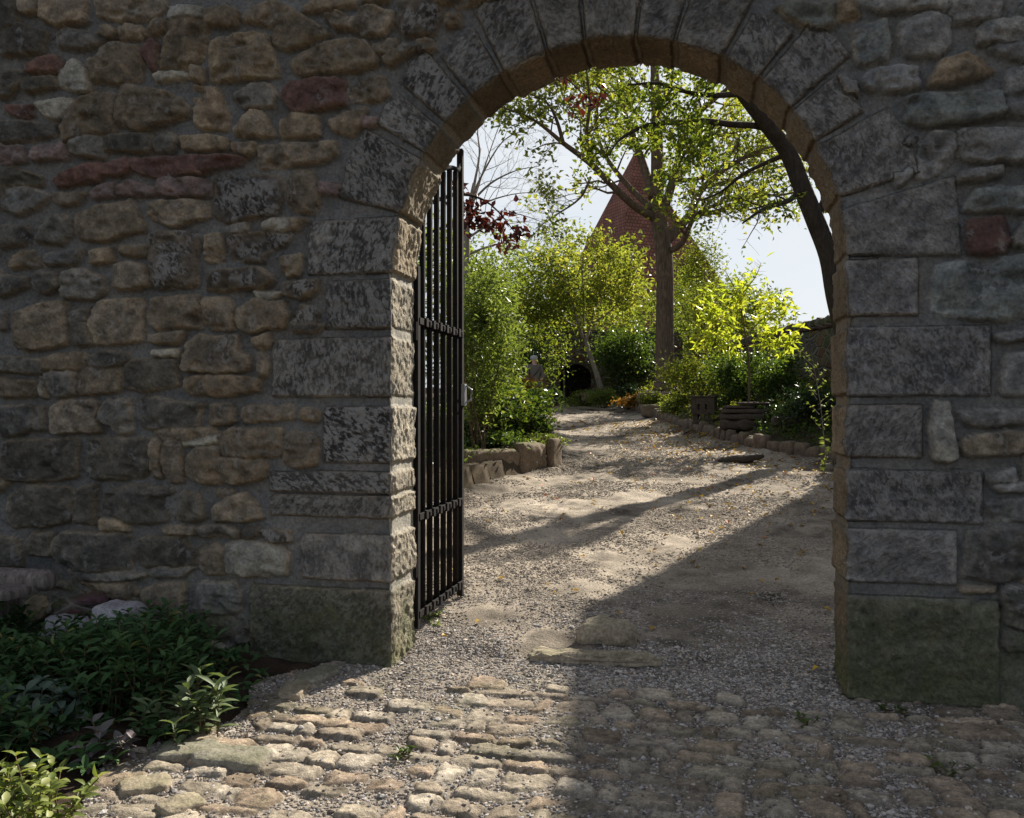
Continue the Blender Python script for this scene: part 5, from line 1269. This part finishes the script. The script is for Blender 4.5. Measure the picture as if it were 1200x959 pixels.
# ground plants under the right hand trees
n = 9000
x = RNG.uniform(-4.5, 3.0, n); y = RNG.uniform(12, 25, n); k = (x - xr(y) > .1) & (x - xr(y) < 4) & (RNG.uniform(-.4, .4, n) < fbm(x, y, 1.2, 3, 130) + .12); x, y = x[k], y[k]; n = len(x)
leaves('ground_cover', np.stack([x, y, gz(x, y) + RNG.uniform(.02, .25, n)], 1), rdir(n, .4), RNG.uniform(.08, .16, n), RNG.uniform(.04, .08, n), LM['yg'], None, up_bias=1); tag(bpy.data.objects['ground_cover'], kind='stuff')
n = 5000
x = RNG.uniform(-7, -2, n); y = RNG.uniform(4.4, 24, n); k = (xl(y) - x > .12) & (xl(y) - x < 3.0); x, y = x[k], y[k]; n = len(x)
leaves('bed_cover', np.stack([x, y, gz(x, y) + RNG.uniform(.02, .2, n)], 1), rdir(n, .4), RNG.uniform(.06, .12, n), RNG.uniform(.04, .07, n), LM['green'], None, up_bias=1); tag(bpy.data.objects['bed_cover'], kind='stuff')
# seed stalk
p = base(966, 492, 12.4); e = empty('seed_stalk', p); tag(e, 'tall pale stalk with whitish seed heads in front of the garden wall', 'plant')
tp = Vector(at(951, 413, 12.4)) - Vector(p); mb = MB(); st_ = [Vector((0, 0, 0)), Vector((.02, 0, .35)), tp.lerp(Vector((0, 0, 0)), .4) + Vector((.05, 0, 0)), tp]; mb.tube(st_, [.007, .006, .005, .002], 5)
br = []
for i in range(16):
    f = .35 + .62 * i / 16; b_ = Vector((0, 0, 0)).lerp(tp, f) + Vector((.04 * (1 - f), 0, 0)); dd = Vector((random.choice((-1, 1)) * random.uniform(.4, 1), random.uniform(-.6, .6), .9)).normalized() * random.uniform(.1, .28)
    mb.tube([b_, b_ + dd], [.004, .0015], 4); br += [tuple(b_ + dd * q) for q in (.4, .7, 1)]
mb.build('stem', M['bark_pale'], e)
br = np.array(br); br = np.repeat(br, 2, 0); 
lw = np.array([[0.01, 0, .12 + .045 * i] for i in range(11)] * 2); br = np.concatenate([br, lw]); leaves('foliage', br, rdir(len(br), .2), np.where(np.arange(len(br)) < len(br) - 22, .05, .10), np.where(np.arange(len(br)) < len(br) - 22, .03, .055), LM['varieg'], e)

# distant trees
for i, (px, t, sz, n, mk_, lb) in enumerate([(575, 36, (3.0, 3, 6.6), 5000, 'yg', 'far yellow green tree showing above the shrubs on the left'), (640, 40, (3.4, 3, 7.2), 5500, 'lime', 'far pale green tree behind the walking person'),
                                        (700, 38, (3.2, 3, 7.0), 5500, 'yg', 'far yellow green tree left of the big trunk before the tower'), (815, 42, (3.2, 3, 6.4), 5000, 'lime', 'far green tree right of the big trunk below the tower roof'),
                                        (865, 38, (2.6, 2.6, 5.0), 4000, 'yg', 'far low green tree behind the yellow sapling'), (520, 34, (3, 3, 7), 4000, 'lime', 'far green tree behind the gate bars')]):
    p = at(px, 430, t); shrub('background_tree', lb, (p[0], p[1], 1.8), sz, n, .24, .13, LM[mk_], 'tree', stems=16, clumps=70, spread=.09, z0=.5, stemmat=M['bark'], group='trees beyond the garden')

# ---------------------------------------------------------------- garden wall, end wall, tower, house
def wall_strip(name, label, pts, top, th, mat, cat='garden wall', cope=True, seed=3):
    """pts: ground line [(x,y)], top heights; rough coped wall"""
    e = empty(name, (pts[0][0], pts[0][1], 0)); tag(e, label, cat); o = Vector((pts[0][0], pts[0][1], 0)); mb = MB(); cb_ = random.Random(seed); caps = []
    for i in range(len(pts) - 1):
        A = Vector((*pts[i], 0)) - o; B = Vector((*pts[i + 1], 0)) - o; d = (B - A); L_ = d.length; ang = math.atan2(d.y, d.x); n_ = max(1, int(L_ / .5))
        ta, tb = top[i], top[i + 1]
        nz = max(2, int(L_ / .12)); nn = Vector((-d.y, d.x, 0)).normalized(); zs_ = 24
        for sd_ in (0, 1):
            base_i = len(mb.v)
            for a in range(nz + 1):
                f = a / nz; p = A.lerp(B, f)
                for b in range(zs_ + 1):
                    z_ = -.2 + (ta + (tb - ta) * f + .2) * b / zs_
                    w_ = mnoise.noise(Vector((p.x * 3, p.y * 3, z_ * 3.5))) * .05
                    q = p + nn * ((th if sd_ else 0) + (w_ if sd_ else -w_)); mb.v.append((q.x, q.y, z_))
            for a in range(nz):
                for b in range(zs_):
                    k = base_i + a * (zs_ + 1) + b; mb.f.append((k, k + zs_ + 1, k + zs_ + 2, k + 1))
        x_ = 0
        while cope and x_ < L_:
            w_ = cb_.uniform(.3, .6); f = (x_ + w_ / 2) / L_; p = A.lerp(B, min(1, f)) + nn * th / 2
            zt = ta + (tb - ta) * f
            me = rock_mesh((w_ * .96, th + .12, .26), cb_.randint(1, 99), .12, .08, 5); c_ = bpy.data.objects.new('coping_stone', me); me.materials.append(mat)
            c_.location = (p.x, p.y, zt + .1 + cb_.uniform(-.04, .05)); c_.rotation_euler = (cb_.uniform(-.05, .05), -math.atan2(tb - ta, L_) + cb_.uniform(-.08, .08), ang + cb_.uniform(-.04, .04)); link(c_, e); x_ += w_
    o_ = mb.build('masonry', mat, e, smooth=True); return e
def gwp(px, t): p = at(px, 479, t); return (p[0], p[1])
wall_strip('garden_wall', 'old coped stone garden wall running back on the right below the leaning tree', [(4.15, 12.4), gwp(1010, 17), gwp(905, 23), gwp(845, 30), gwp(800, 38)], [3.2, 3.22, 3.38, 3.45, 3.55], .35, M['farwall'])
# end wall with doorway
TD = 27.5
A = at(560, 470, 31.5); B = at(800, 470, 30.4); C0 = Vector((A[0], A[1], 0)); C1 = Vector((B[0], B[1], 0)); dv_ = (C1 - C0); LW = dv_.length; ang = math.atan2(dv_.y, dv_.x)
e = empty('doorway_wall', (A[0], A[1], 0), ang); tag(e, 'low dark stone wall with an arched doorway at the end of the path', 'wall')
zb = SLOPE * 25.3 - .1
dmid = None; best = 9e9
for i in range(400):
    f = i / 400; q = C0.lerp(C1, f); fw = -SN * q.x + CS * (q.y + D0); rt = CS * q.x + SN * (q.y + D0); px = 600 + rt / fw * 1000
    if abs(px - 674) < best: best = abs(px - 674); dmid = f * LW
hw = .56; zs0 = zb + 1.05; ztop = 4.3
mb = MB(); TH2 = .7
def dslab(poly):
    k = len(poly); V_ = [(x, 0, z) for x, z in poly] + [(x, TH2, z) for x, z in poly]
    mb.add(V_, [tuple(range(k)), tuple(range(2 * k - 1, k - 1, -1))] + [(i, (i + 1) % k, (i + 1) % k + k, i + k) for i in range(k)])
dslab([(0, zb - .5), (dmid - hw, zb - .5), (dmid - hw, ztop), (0, ztop)]); dslab([(dmid + hw, zb - .5), (LW, zb - .5), (LW, ztop), (dmid + hw, ztop)])
na = 12; arc_ = [(dmid - hw * math.cos(math.pi * i / na), zs0 + hw * .8 * math.sin(math.pi * i / na)) for i in range(na + 1)]
for i in range(na): dslab([arc_[i], arc_[i + 1], (arc_[i + 1][0], ztop), (arc_[i][0], ztop)])
mb.build('masonry', M['farwall'], e)
mb = MB()
for i in range(na):
    a, b = arc_[i], arc_[i + 1]; c_ = (dmid, zs0)
    o1 = [(c_[0] + (p[0] - c_[0]) * 1.32, c_[1] + (p[1] - c_[1]) * 1.38) for p in (a, b)]
    V_ = [(a[0], -.05, a[1]), (b[0], -.05, b[1]), (o1[1][0], -.05, o1[1][1]), (o1[0][0], -.05, o1[0][1])]; V_ += [(x, .02, z) for x, y_, z in V_]
    mb.add(V_, [(0, 1, 2, 3), (7, 6, 5, 4), (0, 4, 5, 1), (1, 5, 6, 2), (2, 6, 7, 3), (3, 7, 4, 0)])
mb.build('arch_stones', M['darkslab'], e)
mb = MB(); mb.box((dmid, TH2 + 1.3, zb + 1.1), (3.0, .1, 3.4)); mb.box((dmid - 1.2, TH2 + .7, zb + 1.1), (.1, 1.3, 3.4)); mb.box((dmid + 1.2, TH2 + .7, zb + 1.1), (.1, 1.3, 3.4)); mb.box((dmid, TH2 + .7, zb + 2.75), (2.5, 1.4, .1))
mb.build('passage', M['farwall'], e)
MB().box((dmid - .42, .3, zb + .75), (.06, .55, 1.7)).build('door', M['wood'], e)
# tower with red tiled roof
def mat_tiles():
    m, nt, b = newmat('roof_tiles', .8, .2)
    tc = nt.nodes.new('ShaderNodeTexCoord'); mp = nt.nodes.new('ShaderNodeMapping'); L(nt, tc.outputs['UV'], mp.inputs[0]); mp.inputs['Scale'].default_value = (1, 1, 1)
    br = nt.nodes.new('ShaderNodeTexBrick'); L(nt, mp.outputs[0], br.inputs[0]); br.inputs['Scale'].default_value = 1.0; br.inputs['Brick Width'].default_value = .28; br.inputs['Row Height'].default_value = .26; br.inputs['Mortar Size'].default_value = .02
    br.inputs['Color1'].default_value = (.28, .115, .08, 1); br.inputs['Color2'].default_value = (.19, .085, .062, 1); br.inputs['Mortar'].default_value = (.06, .03, .025, 1)
    n_ = noise(nt, .8, 4); L(nt, mix(nt, 1.0, br.outputs['Color'], ramp(nt, n_, [(.3, .7), (.7, 1.3)]), 'MULTIPLY'), b.inputs['Base Color']); bump(nt, b, br.outputs['Fac'], -.05, .8); return m
def roof_mesh(name, faces, mat, parent, o):
    me = bpy.data.meshes.new(name); V_ = []; F_ = []
    for f in faces: n0 = len(V_); V_ += [tuple(Vector(p) - o) for p in f]; F_.append(tuple(range(n0, n0 + len(f))))
    me.from_pydata(V_, [], F_); uv = me.uv_layers.new(name='UVMap')
    for p in me.polygons:
        pts = [Vector(V_[i]) for i in p.vertices]; n_ = (pts[1] - pts[0]).cross(pts[2] - pts[0]).normalized(); h_ = Vector((0, 0, 1)).cross(n_).normalized(); u_ = n_.cross(h_)
        for li, q in zip(p.loop_indices, pts): uv.data[li].uv = (q.dot(h_), q.dot(u_))
    me.materials.append(mat); return link(bpy.data.objects.new(name, me), parent)
M['tiles'] = mat_tiles()
ap = at(744, 178, 62); Lc = at(622, 405, 68); Fc = at(712, 408, 58); Rc = at(895, 405, 63); Bc = (Lc[0] + Rc[0] - Fc[0], Lc[1] + Rc[1] - Fc[1], Lc[2]); zc = 6.3
Lc, Fc, Rc, Bc = [(p[0], p[1], zc) for p in (Lc, Fc, Rc, Bc)]
e = empty('tower', (Fc[0], Fc[1], 0)); tag(e, 'tower with a steep pointed red tiled roof far behind the trees', 'tower'); o = Vector((Fc[0], Fc[1], 0))
roof_mesh('roof', [(Lc, Fc, ap), (Fc, Rc, ap), (Rc, Bc, ap), (Bc, Lc, ap)], M['tiles'], e, o)
cen = Vector(((Lc[0] + Rc[0]) / 2, (Lc[1] + Rc[1]) / 2, 0)); q = []
for p in (Lc, Fc, Rc, Bc): v = cen + (Vector((p[0], p[1], 0)) - cen) * .93; q.append(v)
roof_mesh('wall', [[(a.x, a.y, 0), (b.x, b.y, 0), (b.x, b.y, zc + .2), (a.x, a.y, zc + .2)] for a, b in zip(q, q[1:] + q[:1])], M['farwall'], e, o)
# gabled house right of the gateway, beyond the picture edge
ha = Vector((SUN_AX, SUN_AY)) if False else Vector((.376, .927)); hb = Vector((.927, -.376))
def hp(a, b, z): v = ha * a + hb * b; return (v.x, v.y, z)
A0, B0, B1, A1 = 12.0, -.85, 6.5, 19.0; ze = 7.55; bm_ = (B0 + B1) / 2; zr_ = ze + (bm_ - B0) * 1.15
e = empty('gabled_house', hp(A0, B0, 0)); tag(e, 'stone house with a steep tiled gable beyond the garden wall', 'house'); o = Vector(hp(A0, B0, 0))
roof_mesh('wall', [[hp(A0, B0, 0), hp(A0, B1, 0), hp(A0, B1, ze), hp(A0, bm_, zr_), hp(A0, B0, ze)], [hp(A1, B1, 0), hp(A1, B0, 0), hp(A1, B0, ze), hp(A1, bm_, zr_), hp(A1, B1, ze)], [hp(A1, B0, 0), hp(A0, B0, 0), hp(A0, B0, ze), hp(A1, B0, ze)], [hp(A0, B1, 0), hp(A1, B1, 0), hp(A1, B1, ze), hp(A0, B1, ze)]], M['farwall'], e, o)
sl = 1.15; ov = .40
roof_mesh('roof', [[hp(A0 - .3, B0 - ov, ze - ov * sl + .08), hp(A0 - .3, bm_, zr_ + .08), hp(A1 + .3, bm_, zr_ + .08), hp(A1 + .3, B0 - ov, ze - ov * sl + .08)], [hp(A0 - .3, bm_, zr_ + .08), hp(A0 - .3, B1 + ov, ze - ov * sl + .08), hp(A1 + .3, B1 + ov, ze - ov * sl + .08), hp(A1 + .3, bm_, zr_ + .08)]], M['tiles'], e, o)
for bq, zq in ((.9, 3.2), (3.4, 3.2), (.9, 6.0), (3.4, 6.0)):
    c_ = Vector(hp(A0 - .03, bq, zq)) - o; MB().box(tuple(c_), (.9, .06, 1.2), rz=math.atan2(hb.y, hb.x)).build('window', M['iron'], e)

# ---------------------------------------------------------------- walking person
def person():
    g0 = at(626, 490, 24.3); zf = pathz(np.array([g0[0]]), np.array([g0[1]]))[0]
    e = empty('person', (g0[0], g0[1], zf), PSI + R(200)); tag(e, 'white haired person in beige jacket and grey trousers with a dark shoulder strap', 'person')
    J = {'pelvis': (0, 0, .93), 'waist': (0, .01, 1.08), 'chest': (0, .01, 1.30), 'neck': (0, 0, 1.48), 'head': (0, .02, 1.60), 'top': (0, .015, 1.70),
         'shL': (.18, 0, 1.43), 'elL': (.24, .02, 1.16), 'haL': (.22, .12, .94), 'fiL': (.215, .15, .86), 'shR': (-.18, 0, 1.43), 'elR': (-.24, .04, 1.17), 'haR': (-.16, .20, 1.06), 'fiR': (-.10, .25, 1.05),
         'hpL': (.09, 0, .88), 'knL': (.10, .08, .48), 'anL': (.10, -.02, .09), 'toL': (.11, .14, .04), 'hpR': (-.09, 0, .88), 'knR': (-.10, .0, .48), 'anR': (-.10, -.14, .11), 'toR': (-.11, .02, .04)}
    Rr = {'pelvis': .15, 'waist': .135, 'chest': .15, 'neck': .055, 'head': .088, 'top': .07, 'shL': .07, 'elL': .048, 'haL': .03, 'fiL': .022, 'shR': .07, 'elR': .048, 'haR': .03, 'fiR': .022, 'hpL': .085, 'knL': .058, 'anL': .038, 'toL': .03, 'hpR': .085, 'knR': .058, 'anR': .038, 'toR': .03}
    def skin(name, names, edges, mat, grow=0.0, lv=2):
        me = bpy.data.meshes.new(name); ix = {n: i for i, n in enumerate(names)}
        me.from_pydata([J[n] for n in names], [(ix[a], ix[b]) for a, b in edges], []); o_ = bpy.data.objects.new(name, me); link(o_, e)
        me.skin_vertices.new() if hasattr(me.skin_vertices, 'new') and not len(me.skin_vertices) else None
        md = o_.modifiers.new('skin', 'SKIN')
        if not len(me.skin_vertices):
            bm = bmesh.new(); bm.from_mesh(me); bm.verts.layers.skin.verify(); bm.to_mesh(me); bm.free()
        for i, n in enumerate(names): me.skin_vertices[0].data[i].radius = (Rr[n] + grow, Rr[n] * .82 + grow); me.skin_vertices[0].data[i].use_root = (i == 0)
        s_ = o_.modifiers.new('sub', 'SUBSURF'); s_.levels = lv; s_.render_levels = lv; me.materials.append(mat); return o_
    sk = mat_plain('skin', (.50, .30, .22), .6, .3, .05); jk = mat_plain('jacket_cloth', (.15, .135, .11), .9, .1, .1); tr_ = mat_plain('trouser_cloth', (.12, .13, .15), .9, .1, .1); hr = mat_plain('white_hair', (.38, .38, .37), .9, .2, .1, 80); dk = mat_plain('dark_leather', (.02, .02, .02), .6, .3, .1)
    al = list(J)
    skin('body', al, [('pelvis', 'waist'), ('waist', 'chest'), ('chest', 'neck'), ('neck', 'head'), ('head', 'top'), ('chest', 'shL'), ('shL', 'elL'), ('elL', 'haL'), ('haL', 'fiL'), ('chest', 'shR'), ('shR', 'elR'), ('elR', 'haR'), ('haR', 'fiR'), ('pelvis', 'hpL'), ('hpL', 'knL'), ('knL', 'anL'), ('anL', 'toL'), ('pelvis', 'hpR'), ('hpR', 'knR'), ('knR', 'anR'), ('anR', 'toR')], sk)
    skin('jacket', ['pelvis', 'waist', 'chest', 'shL', 'elL', 'haL', 'shR', 'elR', 'haR'], [('pelvis', 'waist'), ('waist', 'chest'), ('chest', 'shL'), ('shL', 'elL'), ('elL', 'haL'), ('chest', 'shR'), ('shR', 'elR'), ('elR', 'haR')], jk, .022)
    skin('trousers', ['pelvis', 'hpL', 'knL', 'anL', 'hpR', 'knR', 'anR'], [('pelvis', 'hpL'), ('hpL', 'knL'), ('knL', 'anL'), ('pelvis', 'hpR'), ('hpR', 'knR'), ('knR', 'anR')], tr_, .018)
    for s_ in (1, -1): rock('shoe', (s_ * .105, .06 if s_ > 0 else -.06, .045), (.10, .28, .09), 0, 3, dk, parent=e, rnd=.5, amp=.02)
    rock('hair', (0, -.015, 1.665), (.20, .22, .17), 0, 4, hr, parent=e, rnd=.85, amp=.03, cuts=6)
    rock('nose', (0, .115, 1.60), (.03, .04, .05), 0, 4, sk, parent=e, rnd=.6, amp=.02, cuts=3)
    mb = MB(); mb.tube([(-.17, .06, 1.44), (-.08, .17, 1.34), (.06, .19, 1.18), (.19, .10, 1.02), (.20, -.05, 1.02), (.05, -.17, 1.2), (-.14, -.1, 1.42), (-.17, .06, 1.44)], .014, 6); mb.build('shoulder_strap', dk, e)
    rock('shoulder_bag', (.24, .02, .92), (.10, .24, .2), 0, 7, dk, parent=e, rnd=.3, amp=.02)
person()
# ---------------------------------------------------------------- light, sky, camera
SUN_AZ_X, SUN_AZ_Y = 0.376, 0.927      # towards the sun on the ground
SUN_EL = R(33)
w = bpy.data.worlds.new("World"); scene.world = w; w.use_nodes = True
nt = w.node_tree; bg = nt.nodes['Background']
sky = nt.nodes.new('ShaderNodeTexSky'); sky.sky_type = 'NISHITA'; sky.sun_disc = False
sky.sun_elevation = SUN_EL; sky.sun_rotation = math.atan2(SUN_AZ_X, SUN_AZ_Y)
sky.dust_density = 1.6; sky.air_density = 1.0; sky.ozone_density = 1.0
tc = nt.nodes.new('ShaderNodeTexCoord')
cn = noise(nt, 2.2, 7, 0.62, vec=tc.outputs['Generated'], sc=(1, 1, 2.6), dist=0.4)
cm = ramp(nt, cn, [(0.36, 0.78), (0.62, 1)])
sx_ = nt.nodes.new('ShaderNodeSeparateXYZ'); L(nt, tc.outputs['Generated'], sx_.inputs[0])
dm = nt.nodes.new('ShaderNodeMath'); dm.operation = 'MULTIPLY'; L(nt, cm, dm.inputs[0]); L(nt, ramp(nt, sx_.outputs['Y'], [(0.25, 0), (0.75, 1)]), dm.inputs[1])
back = mix(nt, 0.55, sky.outputs[0], (2.5, 2.42, 2.35))
cwh = mix(nt, ramp(nt, cn, [(0.42, 0), (0.66, 1)]), (3.6, 3.95, 4.35), (4.25, 4.45, 4.65))
cl = mix(nt, dm.outputs[0], back, cwh)
L(nt, cl, bg.inputs[0]); bg.inputs[1].default_value = 0.094
sd = bpy.data.lights.new('sun', 'SUN'); sd.energy = 5.0; sd.angle = R(0.5); sd.color = (1.0, 0.93, 0.82)
so = bpy.data.objects.new('sun', sd); col.objects.link(so)
dv = Vector((-SUN_AZ_X * math.cos(SUN_EL), -SUN_AZ_Y * math.cos(SUN_EL), -math.sin(SUN_EL)))
so.rotation_euler = dv.to_track_quat('-Z', 'Y').to_euler()
so.location = (5, 20, 20)
cd = bpy.data.cameras.new('camera'); cam = bpy.data.objects.new('camera', cd); col.objects.link(cam)
cam.location = (0, -D0, EYE); cam.rotation_euler = (R(90), 0, PSI)
cd.sensor_width = 36; cd.lens = 36 * FPX / 1200; cd.clip_end = 800; cd.clip_start = 0.05
scene.camera = cam
scene.view_settings.view_transform = 'Standard'; scene.view_settings.look = 'None'
scene.view_settings.exposure = 1.08; scene.view_settings.gamma = 1
scene.view_settings.use_curve_mapping = False
scene.render.engine = 'CYCLES'
scene.cycles.max_bounces = 6
